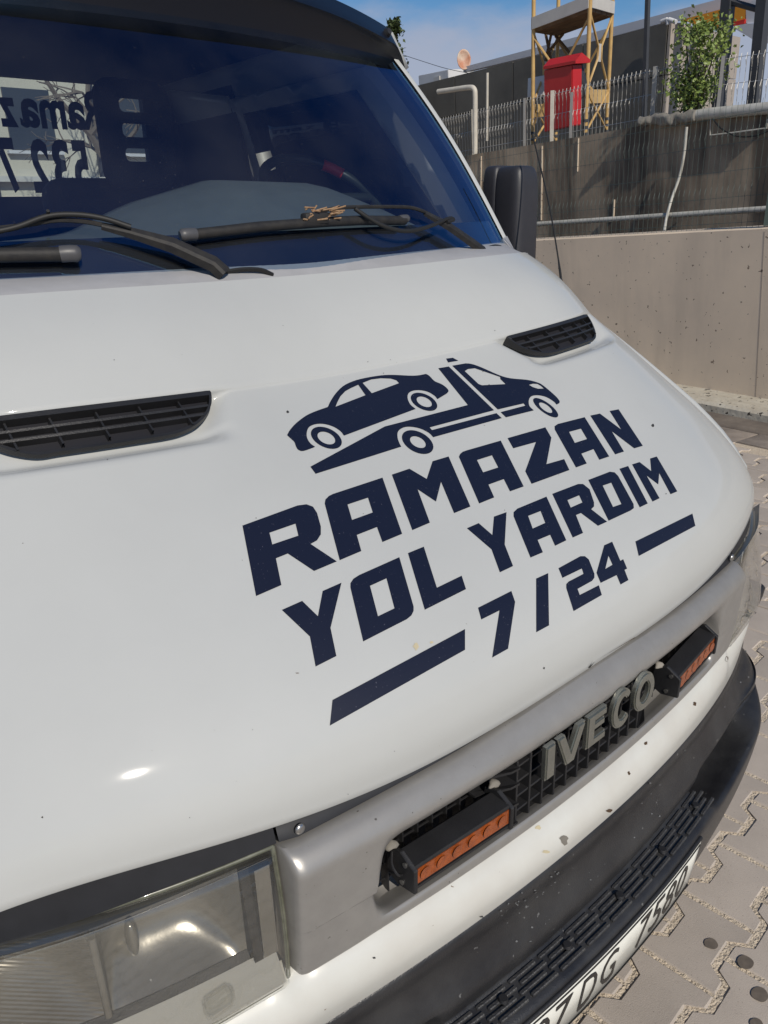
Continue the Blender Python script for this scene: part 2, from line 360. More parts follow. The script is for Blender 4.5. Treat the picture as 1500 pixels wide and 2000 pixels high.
# =================================================================== TRUCK
T = empty('tow_truck'); tagit(T, 'white tow truck with navy lettering and a car carrier picture on its bonnet', 'tow truck')
def H0(x): return .62-.19*x**2+.757*x**4, 1.5113+.0554*x**2-.1127*x**4
def H1(x): return .4675-.2837*x**2+.8009*x**4, 1.3681+.1514*x**2-.2373*x**4
def H3(x): return .0065+.079*x**2+.2297*x**4-.0554*x**6, .987-.0362*x**2+.6323*x**4-.9798*x**6+.24*x**8
QZC = [1, .850, .698, .535, .425, .316, .226, .147, .070, 0]
QY = [1, .81, .62, .424, .3, .19, .11, .054, .015, 0][::-1]; QZ = [1, .862, .716, .559, .453, .345, .25, .165, .08, 0][::-1]
def hood_curve(x, n1=26, n2=90):
    y0, z0 = H0(x); y1, z1 = H1(x); y3, z3 = H3(x)
    A = []
    for i in range(n1):
        v = i/n1; b = .012*sin(pi*v); A.append(Vector((x, y0+(y1-y0)*v-b*.6, z0+(z1-z0)*v+b*.7)))
    bl = sstep(.60, .80, abs(x)); ctrl = [Vector((x, y3+(y1-y3)*a, z3+(z1-z3)*(b*bl+c_*(1-bl)))) for a, b, c_ in zip(QY[::-1], QZ[::-1], QZC)]
    C = cr(ctrl, 12); nC = len(C)-1
    for i_, p in enumerate(C):
        w_ = .036*(1-(x/.8)**2)*sin(pi*(i_/nC)**1.6); p += Vector((0, -.64, .77))*w_
    Ls = [0]
    for a, b in zip(C[:-1], C[1:]): Ls.append(Ls[-1]+(b-a).length)
    B = []; sv = []
    tot = Ls[-1]; k = 0
    for i in range(n2+1):
        f = i/n2; s = tot*(f**1.35)      # denser near the crest
        while k < len(Ls)-2 and Ls[k+1] < s: k += 1
        t = (s-Ls[k])/max(1e-9, Ls[k+1]-Ls[k]); B.append(C[k].lerp(C[k+1], min(1, t))); sv.append(s)
    return A, B, sv
VX0, VX1 = .318, .635
def vdepth(x, s):
    ax = abs(x)
    step = .0035*sstep(0, .004, s)*(1-sstep(.02, .16, s))*(1-sstep(.62, .74, ax))
    w = sstep(VX0-.035+.6*min(s, .06), VX0+.012+.7*min(s, .06), ax)*(1-sstep(VX1-.01-.25*min(s, .06), VX1+.045, ax))
    rec = .024*sstep(0, .004, s)*(1-sstep(.068, .098, s)**.7 if s < .098 else 0)
    if s >= .098: rec = 0
    return step*(1-w)+rec*w
XS = []
x = -.82
while x < .8201: XS.append(x); x += .01
def hoodgrid(flat=False):
    G = []
    cols = []
    for x in XS:
        A, B, sv = hood_curve(x); c = []
        n = Vector((0, -.64, .77))
        for p in A: c.append(p.copy())
        for p, s in zip(B, sv): c.append(p.copy() if flat else p-n*vdepth(x, s))
        e = sstep(.795, .82, abs(x))*.012
        for p in c: p.z -= e
        # returned lower flange
        l = c[-1].copy(); c.append(l+Vector((0, .004, -.004))); c.append(l+Vector((0, .03, -.002)))
        cols.append(c)
    # side flanges
    def fl(c, sgn): return [p+Vector((sgn*.004, 0, -.02)) for p in c]
    cols = [fl(cols[0], -1)]+cols+[fl(cols[-1], 1)]
    for j in range(len(cols[0])): G.append([c[j] for c in cols])
    return G
HG = hoodgrid()
hood = grid_mesh('hood', HG, 'paint', T, True, auto=None)
vs = [p for r in HG for p in r]; C_ = len(HG[0])
fs = [(i*C_+j, i*C_+j+1, (i+1)*C_+j+1, (i+1)*C_+j) for i in range(len(HG)-1) for j in range(C_-1)]
hbvh = BVHTree.FromPolygons(vs, fs)
def hhit(px, py, off=.0007, bv=None):
    d = ray(px, py); r = (bv or hbvh).ray_cast(CAM, d)
    if r[0] is None: return None
    n = r[1]
    if n.dot(d) > 0: n = -n
    return r[0]+n*off
# ---- printed vinyl on the hood
def decal(name, loops, parent=hood, step=7.0, m='decal'):
    V3 = [[Vector((x, y, 0)) for x, y in l] for l in loops]
    tris = tessellate_polygon(V3); flat = [p for l in V3 for p in l]
    bm = bmesh.new(); bv = [bm.verts.new(p) for p in flat]
    for t in tris:
        try: bm.faces.new([bv[i] for i in t])
        except Exception: pass
    for _ in range(7):
        le = [e for e in bm.edges if e.calc_length() > step]
        if not le: break
        bmesh.ops.subdivide_edges(bm, edges=le, cuts=1, use_grid_fill=False); bmesh.ops.triangulate(bm, faces=bm.faces[:])
    for v in bm.verts:
        p = hhit(v.co.x, v.co.y)
        v.co = p if p is not None else Vector((0, 0, 1))
    return frombm(name, bm, m, parent, smooth=True)
def cv(o, s, pts): return [(o[0]+x/s, o[1]+y/s) for x, y in pts]
def soft(pts, k=3): return [(p.x, p.y) for p in cr([(x, y, 0) for x, y in pts], k)]
D2 = ((550, 800), 3.75); D3 = ((900, 780), 3.125); D4 = ((520, 1050), 3.409); D5 = ((900, 1050), 3.947); D6 = ((540, 690), 4.1667); D7 = ((780, 680), 4.412); DR = ((450, 650), 2.143)
def ell(D, cx, cy, ex, ey, ang, k=1, n=36):
    c2, s2 = cos(RD(ang))**2, sin(RD(ang))**2; df = (ex*ex-ey*ey)/(c2-s2); sm = ex*ex+ey*ey
    a = math.sqrt((sm+df)/2)*k; b = math.sqrt(max(1, (sm-df)/2))*k
    return cv(*D, [(cx+a*cos(t)*cos(RD(ang))-b*sin(t)*sin(RD(ang)), cy+a*cos(t)*sin(RD(ang))+b*sin(t)*cos(RD(ang))) for t in [2*pi*i/n for i in range(n)]])
letters = [
 (DR, [[(50, 808), (280, 724), (318, 719), (345, 729), (362, 755), (378, 812), (378, 845), (362, 870), (335, 885), (445, 958), (350, 998), (240, 925), (190, 945), (213, 1057), (107, 1103)], [(163, 838), (272, 800), (284, 850), (175, 887)]]),
 (D2, [[(425, 1105), (315, 690), (320, 660), (345, 635), (375, 620), (738, 500), (882, 912), (738, 972), (698, 862), (550, 920), (583, 1038)], [(482, 697), (632, 647), (667, 755), (515, 810)]]),
 (D2, [[(807, 478), (935, 435), (1062, 510), (1105, 380), (1222, 345), (1382, 712), (1263, 760), (1167, 530), (1130, 675), (995, 585), (1085, 830), (957, 885)]]),
 (D3, [[(112, 637), (-12, 352), (-5, 335), (10, 322), (35, 313), (243, 253), (383, 533), (300, 563), (262, 488), (168, 522), (203, 600)], [(98, 372), (190, 343), (228, 417), (135, 447)]]),
 (D3, [[(285, 238), (515, 172), (552, 235), (522, 397), (630, 366), (662, 433), (432, 517), (393, 440), (458, 262), (320, 300)]]),
 (D3, [[(703, 417), (573, 185), (572, 165), (590, 152), (755, 110), (905, 350), (845, 370), (810, 305), (735, 333), (768, 393)], [(660, 200), (733, 180), (770, 243), (695, 267)]]),
 (D3, [[(790, 100), (848, 88), (980, 187), (908, 72), (962, 62), (1110, 285), (1058, 300), (920, 195), (995, 320), (942, 337)]]),
 (D4, [[(103, 483), (238, 423), (343, 525), (375, 357), (500, 302), (427, 603), (466, 790), (328, 860), (290, 660)]]),
 (D4, [[(645, 693), (560, 335), (560, 305), (580, 275), (620, 250), (885, 132), (980, 460), (980, 490), (965, 520), (935, 545)], [(690, 323), (800, 273), (853, 472), (743, 525)]]),
 (D4, [[(943, 105), (1048, 62), (1135, 335), (1300, 255), (1329, 345), (1055, 482)]]),
 (D3, [[(37, 788), (108, 757), (192, 830), (202, 717), (278, 690), (267, 888), (318, 1019), (238, 1057), (187, 917)]]),
 (D3, [[(425, 967), (322, 715), (322, 690), (345, 668), (522, 595), (643, 862), (575, 895), (545, 828), (468, 860), (500, 935)], [(410, 713), (487, 683), (515, 755), (438, 790)]]),
 (D3, [[(558, 578), (715, 518), (745, 518), (785, 550), (812, 630), (812, 655), (795, 672), (892, 748), (837, 773), (733, 695), (702, 708), (745, 817), (683, 845)], [(650, 617), (722, 587), (742, 630), (670, 662)]]),
 (D3, [[(778, 493), (908, 443), (938, 447), (960, 470), (1053, 640), (1055, 665), (1035, 680), (902, 742)], [(865, 528), (918, 510), (980, 640), (928, 658)]]),
 (D3, [[(968, 425), (1020, 408), (1140, 637), (1092, 660)]]),
 (D3, [[(1045, 398), (1090, 384), (1162, 440), (1155, 362), (1195, 350), (1320, 563), (1280, 580), (1210, 450), (1204, 520), (1132, 465), (1212, 605), (1170, 625)]]),
 (D5, [[(132, 542), (388, 413), (417, 497), (362, 857), (240, 925), (297, 563), (157, 633)]]),
 (D5, [[(580, 317), (672, 275), (678, 677), (580, 730)]]),
 (D5, [[(752, 237), (920, 145), (955, 145), (985, 170), (1028, 280), (1028, 310), (1010, 335), (898, 397), (915, 443), (1062, 368), (1085, 443), (868, 567), (812, 390), (812, 360), (830, 340), (945, 280), (932, 240), (783, 312)]]),
 (D5, [[(1045, 273), (1105, 60), (1165, 33), (1228, 180), (1250, 168), (1280, 240), (1260, 250), (1290, 328), (1230, 362), (1200, 290), (1077, 350)], [(1137, 140), (1168, 210), (1112, 243)]]),
]
for D, lp in letters: decal('printed_letter', [cv(*D, l) for l in lp])
for D, l in [(D3, [(1065, 868), (1412, 698), (1430, 773), (1085, 957)]), (D4, [(440, 1082), (1322, 610), (1322, 748), (422, 1252)])]: decal('printed_stripe', [cv(*D, l)])
def loopcat(D, *segs):
    o = []
    for kind, pts in segs: o += (soft(pts) if kind else pts)
    return cv(*D, o)
car = loopcat(D6, (1, [(85, 668), (110, 625), (160, 570), (240, 510), (320, 473), (415, 440)]), (1, [(420, 432), (440, 390), (480, 330), (540, 270), (620, 230), (720, 203), (850, 182), (950, 178), (1080, 184), (1150, 182), (1215, 170)]), (1, [(1220, 172), (1245, 187), (1285, 228), (1340, 252), (1380, 280), (1400, 308), (1385, 330)]), (0, [(1310, 375)]),
    (1, [(1305, 370), (1285, 347), (1230, 315), (1160, 302), (1100, 310), (1070, 335), (1068, 375), (1090, 420), (1132, 455)]), (0, [(550, 672)]), (1, [(545, 668), (522, 638), (470, 603), (400, 580), (330, 577), (270, 598), (247, 640), (248, 690), (275, 735), (313, 763)]), (1, [(300, 770), (220, 797), (180, 790), (160, 765), (145, 725), (120, 700)]))
decal('printed_car', [car, cv(*D6, [(480, 437), (495, 400), (520, 352), (560, 310), (605, 285), (665, 258), (724, 343)]), cv(*D6, [(700, 243), (770, 215), (850, 205), (930, 208), (975, 222), (997, 245), (775, 327)])])
bed = [(606, 912), (751.2, 833.5), (913.7, 791.5), (855.9, 719.7), (876.3, 716.3), (964.7, 801.7), (838.9, 835.3), (843.5, 840.5), (969.3, 807.4), (979.9, 817.1), (846.5, 854.3)]
bed += loopcat(D6, (1, [(1273, 683), (1240, 650), (1170, 615), (1090, 600), (1030, 607), (988, 640), (985, 690), (1000, 735), (1015, 762)]))+[(616.3, 925.9)]
decal('printed_truck_bed', [bed])
cab = loopcat(D7, (0, [(455, 153)]), (1, [(570, 133), (620, 138), (700, 165), (860, 235), (960, 262), (1100, 275), (1190, 298), (1240, 325), (1340, 410), (1378, 455), (1378, 475)]), (0, [(1355, 488)]), (1, [(1350, 483), (1330, 462), (1270, 425), (1200, 408), (1140, 415), (1115, 450), (1120, 500), (1158, 538)]), (0, [(918, 598), (872, 553), (1085, 497), (1070, 478), (848, 530)]))
decal('printed_truck_cab', [cab, cv(*D7, [(563, 200), (590, 182), (650, 175), (700, 192), (868, 250), (870, 268), (915, 312), (710, 322), (680, 310)]), cv(*D7, [(1115, 318), (1150, 308), (1190, 310), (1220, 328), (1245, 350), (1195, 352), (1150, 338)])])
decal('printed_beacon', [cv(*D7, [(402, 92), (460, 85), (507, 110), (420, 125)])])
for D, a, b in [(D6, (405, 690, 126, 90, 25), (405, 692, 72, 52, 25)), (D6, (1200, 397, 108, 74, 25), (1202, 397, 62, 43, 25)), (D6, (1148, 725, 128, 97, 28), (1150, 725, 64, 48, 28)), (D7, (1260, 515, 108, 84, 36), (1260, 515, 57, 45, 36))]:
    decal('printed_wheel', [ell(D, *a), ell(D, *b)])
# small marks on the hood paint
def blot(px, py, r, m, seed=0, asp=1.0, n=9, off=.0009):
    rnd = random.Random(seed); a0 = rnd.uniform(0, 6)
    pts = [(px+r*rnd.uniform(.5, 1.1)*cos(a0+2*pi*k/n), py+r*asp*rnd.uniform(.5, 1.1)*sin(a0+2*pi*k/n)) for k in range(n)]
    return pts
M['chip'] = mat('chipped_rust', (.10, .055, .025), .8, col2=(.03, .02, .015), vs=300)
M['glue'] = mat('glue_residue', (.48, .42, .28), .6)
M['chipdark'] = mat('chip_dark', (.03, .03, .03), .7)
for (u, v, r, m, a) in [(562, 805, 3.2, 'chipdark', 1), (1264, 1232, 7, 'chip', .35), (1241, 1245, 3, 'chip', .6), (1152, 1305, 5, 'chipdark', .6), (1275, 832, 3, 'chipdark', 1.4), (83, 1596, 2.6, 'chipdark', 1), (812, 1262, 7, 'glue', 1.2), (843, 1255, 5, 'glue', .5), (955, 752, 1.5, 'chipdark', .8), (1062, 1305, 2, 'chipdark', 1.6), (580, 1315, 4, 'chip', .25)]:
    decal('paint_chip', [blot(u, v, r, m, int(u), a)], m=m)
for i in range(44):
    u, v = random.uniform(20, 1380), random.uniform(600, 1700)
    if hhit(u, v) is not None: decal('paint_speck' if False else 'paint_chip', [blot(u, v, random.uniform(.6, 1.4), 0, i, n=6)], m='chipdark', step=50) if i % 2 else None

# ---- vents (frame, slats, dividers)
def vpt(x, s, off=0):
    A, B, sv = hood_curve(x, 4, 60)
    for i in range(len(sv)-1):
        if sv[i+1] >= s: break
    t = (s-sv[i])/(sv[i+1]-sv[i]); return B[i].lerp(B[i+1], t)+Vector((0, -.64, .77))*off
def voutline():
    o = []
    inner = [(.322, .006), (.330, .022), (.345, .038), (.368, .052), (.395, .060)]
    bot = [(.395+(.575-.395)*k/8, .062) for k in range(1, 9)]
    outr = [(.597, .052), (.615, .036), (.628, .018), (.632, .003)]
    top = [(.632-(.632-.328)*k/12, .0005) for k in range(1, 13)]
    seg = cr([(a, b, 0) for a, b in [(.322, .001)]+inner+bot[:2]], 4)
    end = cr([(a, b, 0) for a, b in [bot[-2], bot[-1]]+outr], 4)
    return [(p.x, p.y) for p in seg]+bot[2:-2]+[(p.x, p.y) for p in end]+top
def make_vent(sg):
    ol = voutline(); cx, cs = .475, .031
    def P(x, s, d):
        p = vpt(x, s, d); p.x *= sg; return p
    bm = bmesh.new(); n = len(ol); R1 = []; R2 = []; R3 = []; R0 = []
    for (x, s) in ol:
        xi = cx+(x-cx)*.965; si = max(.0085, cs+(s-cs)*.86)
        R0.append(bm.verts.new(P(x, s, -.016))); R1.append(bm.verts.new(P(x, s, .0008-.15*s))); R2.append(bm.verts.new(P(xi, si, .0004-.15*s))); R3.append(bm.verts.new(P(xi, si, -.0134)))
    for i in range(n):
        j = (i+1) % n
        for a, b in ((R0, R1), (R1, R2), (R2, R3)): bm.faces.new((a[i], a[j], b[j], b[i]))
    bmesh.ops.recalc_face_normals(bm, faces=bm.faces[:])
    ve = frombm('vent', bm, 'black', T)
    lw = [(.322, .005), (.330, .022), (.345, .038), (.368, .052), (.395, .060), (.575, .062), (.597, .052), (.615, .036), (.628, .018), (.632, .004)]
    xs_ = [.3225+.309*k/40 for k in range(41)]
    grid_mesh('vent_backing', [[P(x, .002+(interp(x, [a for a, b in lw], [b for a, b in lw])-.002)*q, -.0145) for x in xs_] for q in (0, .25, .5, .75, 1)], 'deep', ve)
    for s in (.024, .039):
        x0 = .336 if s < .03 else .352; x1 = .618 if s < .03 else .606
        bm = bmesh.new(); rows = []
        for k in range(17):
            x = x0+(x1-x0)*k/16
            rows.append([bm.verts.new(P(x, s+a, d)) for a, d in ((-.0015, -.003), (.0018, -.004), (.0025, -.0145), (-.0008, -.0145))])
        for a, c in zip(rows[:-1], rows[1:]):
            for q in range(4): bm.faces.new((a[q], a[(q+1) % 4], c[(q+1) % 4], c[q]))
        bmesh.ops.recalc_face_normals(bm, faces=bm.faces[:]); frombm('vent_slat', bm, 'black', ve)
    for x in (.375, .432, .488, .543, .592):
        bm = bmesh.new(); rows = []
        for s in (.009, .024, .039, .053):
            rows.append([bm.verts.new(P(x+a, s, d-.004)) for a, d in ((-.0012, -.001), (.0012, -.001), (.0012, -.011), (-.0012, -.011))])
        for a, c in zip(rows[:-1], rows[1:]):
            for q in range(4): bm.faces.new((a[q], a[(q+1) % 4], c[(q+1) % 4], c[q]))
        bmesh.ops.recalc_face_normals(bm, faces=bm.faces[:]); frombm('vent_divider', bm, 'black', ve)
make_vent(-1); make_vent(1)

# ---- black trim strip below the hood, above headlights
def G0(x):
    a = abs(x)
    if a <= .515: return .0035+.118*a*a, .9866-.009*sstep(.0, .3, a)
    return H3(a)[0]+.0, .978-.010*sstep(.6, .8, a)
def LT(x): y, z = H3(x); return y-.004, .979-.010*sstep(.6, .8, abs(x))        # lens top
def LB(x): a = abs(x); return .0+.125*a*a+.02*sstep(.7, .85, a), .779
g = []
xs = [-.80+.02*i for i in range(81)]
def strip(x0, x1, name):
    rows = [[], [], [], []]
    k = int((x1-x0)/.02)
    for i in range(k+1):
        x = x0+(x1-x0)*i/k; y3, z3 = H3(x)
        yb, zb = (LT(x) if abs(x) > .515 else G0(x))
        rows[0].append((x, y3+.03, z3+.002)); rows[1].append((x, y3+.007, z3-.004)); rows[2].append((x, yb+.006, zb+.002)); rows[3].append((x, yb+.04, zb-.004))
    return grid_mesh(name, rows, 'trim', T, True, 60)
strip(-.82, -.519, 'trim_strip'); strip(-.516, .516, 'trim_strip'); strip(.519, .82, 'trim_strip')
# rivet screws
for sg in (-1, 1):
    p = on(1, .036, 586, 1619) if sg < 0 else None
    if p is None: p = Vector((-q0.x, q0.y, q0.z))
    q0 = p
    bm = bmesh.new(); bmesh.ops.create_uvsphere(bm, u_segments=16, v_segments=8, radius=.0065)
    for v in bm.verts: v.co = Vector((v.co.x, v.co.y*.55, v.co.z))+p
    frombm('rivet', bm, 'screw', T, smooth=True)

# ---- silver grille surround
def P1f(x): return -.021+.118*x*x, .955
def P2f(x): return -.0017+.1147*x*x, .918
def P4f(x): return .0176+.19*x*x, .800
def P5f(x): return -.012+.12*x*x, .818
def G1f(x): return -.015+.141*x*x, .797
SW = .4125
def sur_section(x):
    a = abs(x); e = sstep(SW-.018, SW+.004, a); f = sstep(SW-.045, SW+.03, a)
    g0 = G0(a); p1 = P1f(a); p2 = P2f(a); p5 = P5f(a); g1 = G1f(a)
    def fc(z): t_ = (.955-z)/.158; return p1[0]+.0005+(g1[0]-p1[0])*max(0, min(1, t_))**1.5
    mid = .868
    h = math.sqrt(max(0, 1-min(1, max(0, (a-(SW-.04))/.04))**2))      # opening closes in a round end
    zt = mid+(.918-mid)*h; zb = mid-(mid-.806)*h
    def pt(y, z): return (y, z)
    e5 = sstep(.405, .455, a)
    sec = [(g0[0]+.02, g0[1]-.004), (g0[0], g0[1]), (g0[0]*.5+p1[0]*.5-.001, g0[1]*.5+p1[1]*.5+.0025), (p1[0]+.0025, p1[1]+.003), (p1[0]-.0005, p1[1]-.004), (p1[0]*(1-e)+fc(.945)*e, p1[1]-.010)]
    up = (p2[0]*(1-e)+fc(zt)*e, zt)
    sec += [((sec[-1][0]*.5+up[0]*.5)-.002*(1-e), (sec[-1][1]+zt)/2+.0), up]
    yb = .035+.12*a*a
    sec += [(yb*(1-e)+fc(zt)*e, zt-.002*(1-e)), (yb*(1-e)+fc(zb)*e, zb+.002*(1-e))]
    lowy = P4f(a)[0]*(1-f)+fc(zb)*f
    def fl(q, zf): return (q[0]*(1-e5)+fc(q[1])*e5, q[1])
    sec += [(lowy, zb-(.004)*(1-e)), fl((p5[0]*.5+lowy*.5-.001, (zb*.45+p5[1]*.55)), .84), fl((p5[0], p5[1]), p5[1]), fl((p5[0]-.001, p5[1]-.006), p5[1]-.006), fl((g1[0]-.0005, g1[1]+.003), g1[1]), fl((g1[0]+.003, g1[1]), g1[1]-.01), (g1[0]+.03, g1[1]-.001)]
    return sec
xs = []
x = -.515
while x < .516: xs.append(x); x += .01 if abs(x) < .36 else .004
xs.append(.515)
SKR = 8
rows = None
for x in xs:
    s = sur_section(x)
    if abs(x) > .504:
        s = [(y+.003*((abs(x)-.504)/.011)**2, z) for y, z in s]
    if rows is None: rows = [[] for _ in s]
    for r, (y, z) in zip(rows, s): r.append((x, y, z))
for r in rows:
    p = r[0]; q = r[-1]; r.insert(0, (p[0]-.0022, p[1]+.004, p[2])); r.insert(0, (p[0]-.003, p[1]+.045, p[2])); r.append((q[0]+.0022, q[1]+.004, q[2])); r.append((q[0]+.003, q[1]+.045, q[2]))
sur = grid_mesh('grille_surround', rows, 'silver', T, True, 50, skip=lambda i, j: i == SKR and abs(rows[8][j][0]) < SW-.008 and abs(rows[8][j+1][0]) < SW-.008)
ss = sur.modifiers.new('sub', 'SUBSURF'); ss.levels = 1; ss.render_levels = 1
# ---- grille mesh
grl = empty('grille'); grl.parent = T
boxobj('grille_backing', (0, .075, .868), (.83, .004, .13), 'deep', grl)
bars = []
barme = {}
def bar(name, c, s, par, m='black'):
    o = boxobj(name, (0, 0, 0), s, m, par, bev=min(s)*.25, seg=1); o.location = c; return o
base_v = None
for i in range(33):
    x = -.392+.0245*i; y = .034+.1*x*x
    if base_v is None: base_v = bar('grille_bar', (x, y, .862), (.0022, .014, .118), grl)
    else:
        o = base_v.copy(); COL.objects.link(o); o.location = (x, y, .862)
for z in (.822, .846, .870, .894):
    bm = bmesh.new(); tube(bm, [(x, .034+.1*x*x, z) for x in [-.40+.04*k for k in range(21)]], .0014, 4); frombm('grille_bar', bm, 'black', grl)
# central raised grid with chevron fins
for i in range(12):
    x = -.168+.0277*i
    boxobj('grille_bar', (x, .010+.1*x*x, .862), (.0035, .026, .112), 'black', grl, bev=.0007, seg=1)
for z in (.808, .832, .857, .882, .907):
    boxobj('grille_bar', (-.016, .012, z), (.305, .022, .0032), 'black', grl, bev=.0007, seg=1)
for sg in (-1, 1):
    for z in (.815, .848, .881, .907):
        xo = -.168 if sg < 0 else .137
        prism('chevron_fin', [(xo, -.004, z), (xo+sg*.018, -.004, z+.003), (xo+sg*.060, .022, z-.003), (xo+sg*.060, .034, z-.003), (xo, .03, z)], (0, 0, .0035), 'black', grl)
    prism('grille_frame', [(xo, -.006, .802), (xo+sg*.02, -.004, .802), (xo+sg*.066, .024, .806), (xo+sg*.066, .04, .806), (xo, .03, .802)], (0, 0, .004), 'black', grl)
# ---- badge letters
def ring(cx, cz, rx, rz, n=28, a0=0, a1=2*pi): return [(cx+rx*cos(a0+(a1-a0)*i/n), cz+rz*sin(a0+(a1-a0)*i/n)) for i in range(n+(0 if a1-a0 > 6.2 else 1))]
def badge(loops, yb=-.022, yf=-.030):
    V3 = [[Vector((x, z, 0)) for x, z in l] for l in loops]; tr = tessellate_polygon(V3); fl = [p for l in V3 for p in l]
    bm = bmesh.new(); F = [bm.verts.new((p.x, yf, p.y)) for p in fl]; Bk = [bm.verts.new((p.x, yb, p.y)) for p in fl]; fr = []
    for t in tr:
        try: fr.append(bm.faces.new([F[i] for i in t])); bm.faces.new([Bk[i] for i in t][::-1])
        except Exception: pass
    k = 0
    for l in loops:
        n = len(l)
        for i in range(n): bm.faces.new((F[k+i], F[k+(i+1) % n], Bk[k+(i+1) % n], Bk[k+i]))
        k += n
    bmesh.ops.recalc_face_normals(bm, faces=bm.faces[:])
    bmesh.ops.dissolve_limit(bm, angle_limit=.01, verts=bm.verts[:], edges=bm.edges[:])
    ed = [e for e in bm.edges if all(abs(v.co.y-yf) < 1e-5 for v in e.verts) and len(e.link_faces) == 2 and e.calc_face_angle() > .5]
    bmesh.ops.bevel(bm, geom=ed, offset=.0022, segments=2, affect='EDGES')
    return frombm('badge_letter', bm, 'letter', grl, True, 35)
zb, zt = .888, .944
zb, zt = .889, .943
badge([[(-.146, zb), (-.126, zb), (-.126, zt), (-.146, zt)]])
badge([[(-.122, zt), (-.105, zt), (-.090, zb+.020), (-.075, zt), (-.058, zt), (-.081, zb), (-.099, zb)]])
e0 = -.052
badge([[(e0, zb), (e0+.046, zb), (e0+.046, zb+.013), (e0+.018, zb+.013), (e0+.018, zb+.026), (e0+.042, zb+.026), (e0+.042, zb+.038), (e0+.018, zb+.038), (e0+.018, zt-.013), (e0+.046, zt-.013), (e0+.046, zt), (e0, zt)]])
mz = (zb+zt)/2
oc = ring(.036, mz, .026, .033, 22, RD(38), RD(322)); ic = ring(.038, mz, .013, .019, 22, RD(40), RD(320))
badge([oc+ic[::-1]])
badge([ring(.097, mz, .028, .033, 30), ring(.097, mz, .013, .018, 24)[::-1]])
# ---- amber light bars
def lightbar(sg):
    b = empty('light_bar'); b.parent = T
    def P(x, y, z): return (sg*x, y+(x-.215)*.107, z+(x-.215)*(.055 if sg > 0 else -.05))
    yf, z0, z1 = -.025, .857, .887; x0, x1 = .213, .367
    def prismx(name, xa, xb, pl, m, par, **k):
        bmx = bmesh.new(); A = [bmx.verts.new(P(xa, y, z)) for y, z in pl]; B = [bmx.verts.new(P(xb, y, z)) for y, z in pl]; n = len(A)
        bmx.faces.new(A); bmx.faces.new(B[::-1])
        for q in range(n): bmx.faces.new((A[(q+1) % n], A[q], B[q], B[(q+1) % n]))
        bmesh.ops.recalc_face_normals(bmx, faces=bmx.faces[:])
        if k.get('bev'): bmesh.ops.bevel(bmx, geom=bmx.edges[:], offset=k['bev'], segments=1, affect='EDGES')
        return frombm(name, bmx, m, par)
    pr = [(yf, z1-.001), (yf+.001, z1+.002), (.006, z1+.004), (.014, z1-.004), (.014, z0), (yf, z0-.004), (yf, z0), (yf+.004, z0), (yf+.004, z1-.003), (yf, z1-.003)]
    prismx('housing', x0, x1, pr, 'black', b)
    prismx('amber_lens', x0+.002, x1-.002, [(yf+.0005, z0+.003), (yf+.0005, z1-.005), (yf+.0045, z1-.005), (yf+.0045, z0+.003)], 'amber', b)
    for k in range(6):
        c = P(x0+.014+k*.0252, yf+.0002, (z0+z1)/2-.001)
        bm = bmesh.new(); bmesh.ops.create_circle(bm, cap_ends=True, segments=16, radius=.0085, matrix=Matrix.Translation(c) @ Matrix.Rotation(pi/2, 4, 'X')); 
        bmesh.ops.inset_region(bm, faces=bm.faces[:], thickness=.003, depth=.0015)
        frombm('led_cup', bm, 'amber', b, True)
    for xe, w in ((x0-.004, .006), (x1-.001, .006)):
        pl = [(yf-.003, z0-.007), (yf-.004, z1-.001), (-.004, z1+.013), (.018, z1+.006), (.022, z0-.004), (.002, z0-.013)]
        prismx('end_plate', xe, xe+w, pl, 'black', b, bev=.0012)
    for (yy, zz) in ((-.013, .886), (-.007, .855)):
        for xe in (x1+.0055, x0-.0045):
            bm = bmesh.new(); bmesh.ops.create_cone(bm, cap_ends=True, segments=12, radius1=.0035, radius2=.003, depth=.0025, matrix=Matrix.Translation(P(xe, yy, zz)) @ Matrix.Rotation(pi/2, 4, 'Y')); frombm('screw', bm, 'screw', b, True, 40)
    for xe in (x0-.006, x1+.006):
        bm = bmesh.new(); bmesh.ops.create_icosphere(bm, subdivisions=2, radius=.0062)
        for v in bm.verts: v.co = Vector((v.co.x*1.5, v.co.y, v.co.z*.8))*(1+.6*mnoise.noise(v.co*160+Vector((xe*9, 0, 0))))*1+Vector(P(xe, .010, .902 if xe > .3 else .898))
        frombm('sealant_blob', bm, 'cement', b, True)
    tubeobj('cable', cr([P(x1+.004, .012, .89), P(x1+.014, .0, .883), P(x1+.014, -.010, .875), P(x1+.006, -.008, .868)], 5), .0016, 'black', b, 6)
lightbar(-1); lightbar(1)

# ---- white front panel below grille/headlights
def B0f(x): return -.036+.21*x*x+.036*x**4, .74-.1*x*x
def topf(x):
    a = abs(x); t = sstep(.50, .545, a); g = G1f(a); l = LB(a)
    return (g[0]+.004)*(1-t)+(l[0]+.012)*t, g[1]*(1-t)+(l[1]-.002)*t
rows = [[], [], [], [], []]
for i in range(121):
    x = -.9+.015*i; ty, tz = topf(x); by, bz = B0f(x)
    if abs(x) > .80: ty += (abs(x)-.80)**2*6
    rows[0].append((x, ty+.03, tz+.001)); rows[1].append((x, ty, tz)); rows[2].append((x, ty*.55+by*.45-.006, tz*.55+bz*.45)); rows[3].append((x, by-.002, bz-.004)); rows[4].append((x, by+.03, bz-.03))
fp = grid_mesh('front_panel', rows, 'paint2', T, True)
fpv = [Vector(p) for r in rows for p in r]; C2 = len(rows[0])
fbvh = BVHTree.FromPolygons(fpv, [(i*C2+j, i*C2+j+1, (i+1)*C2+j+1, (i+1)*C2+j) for i in range(4) for j in range(C2-1)])
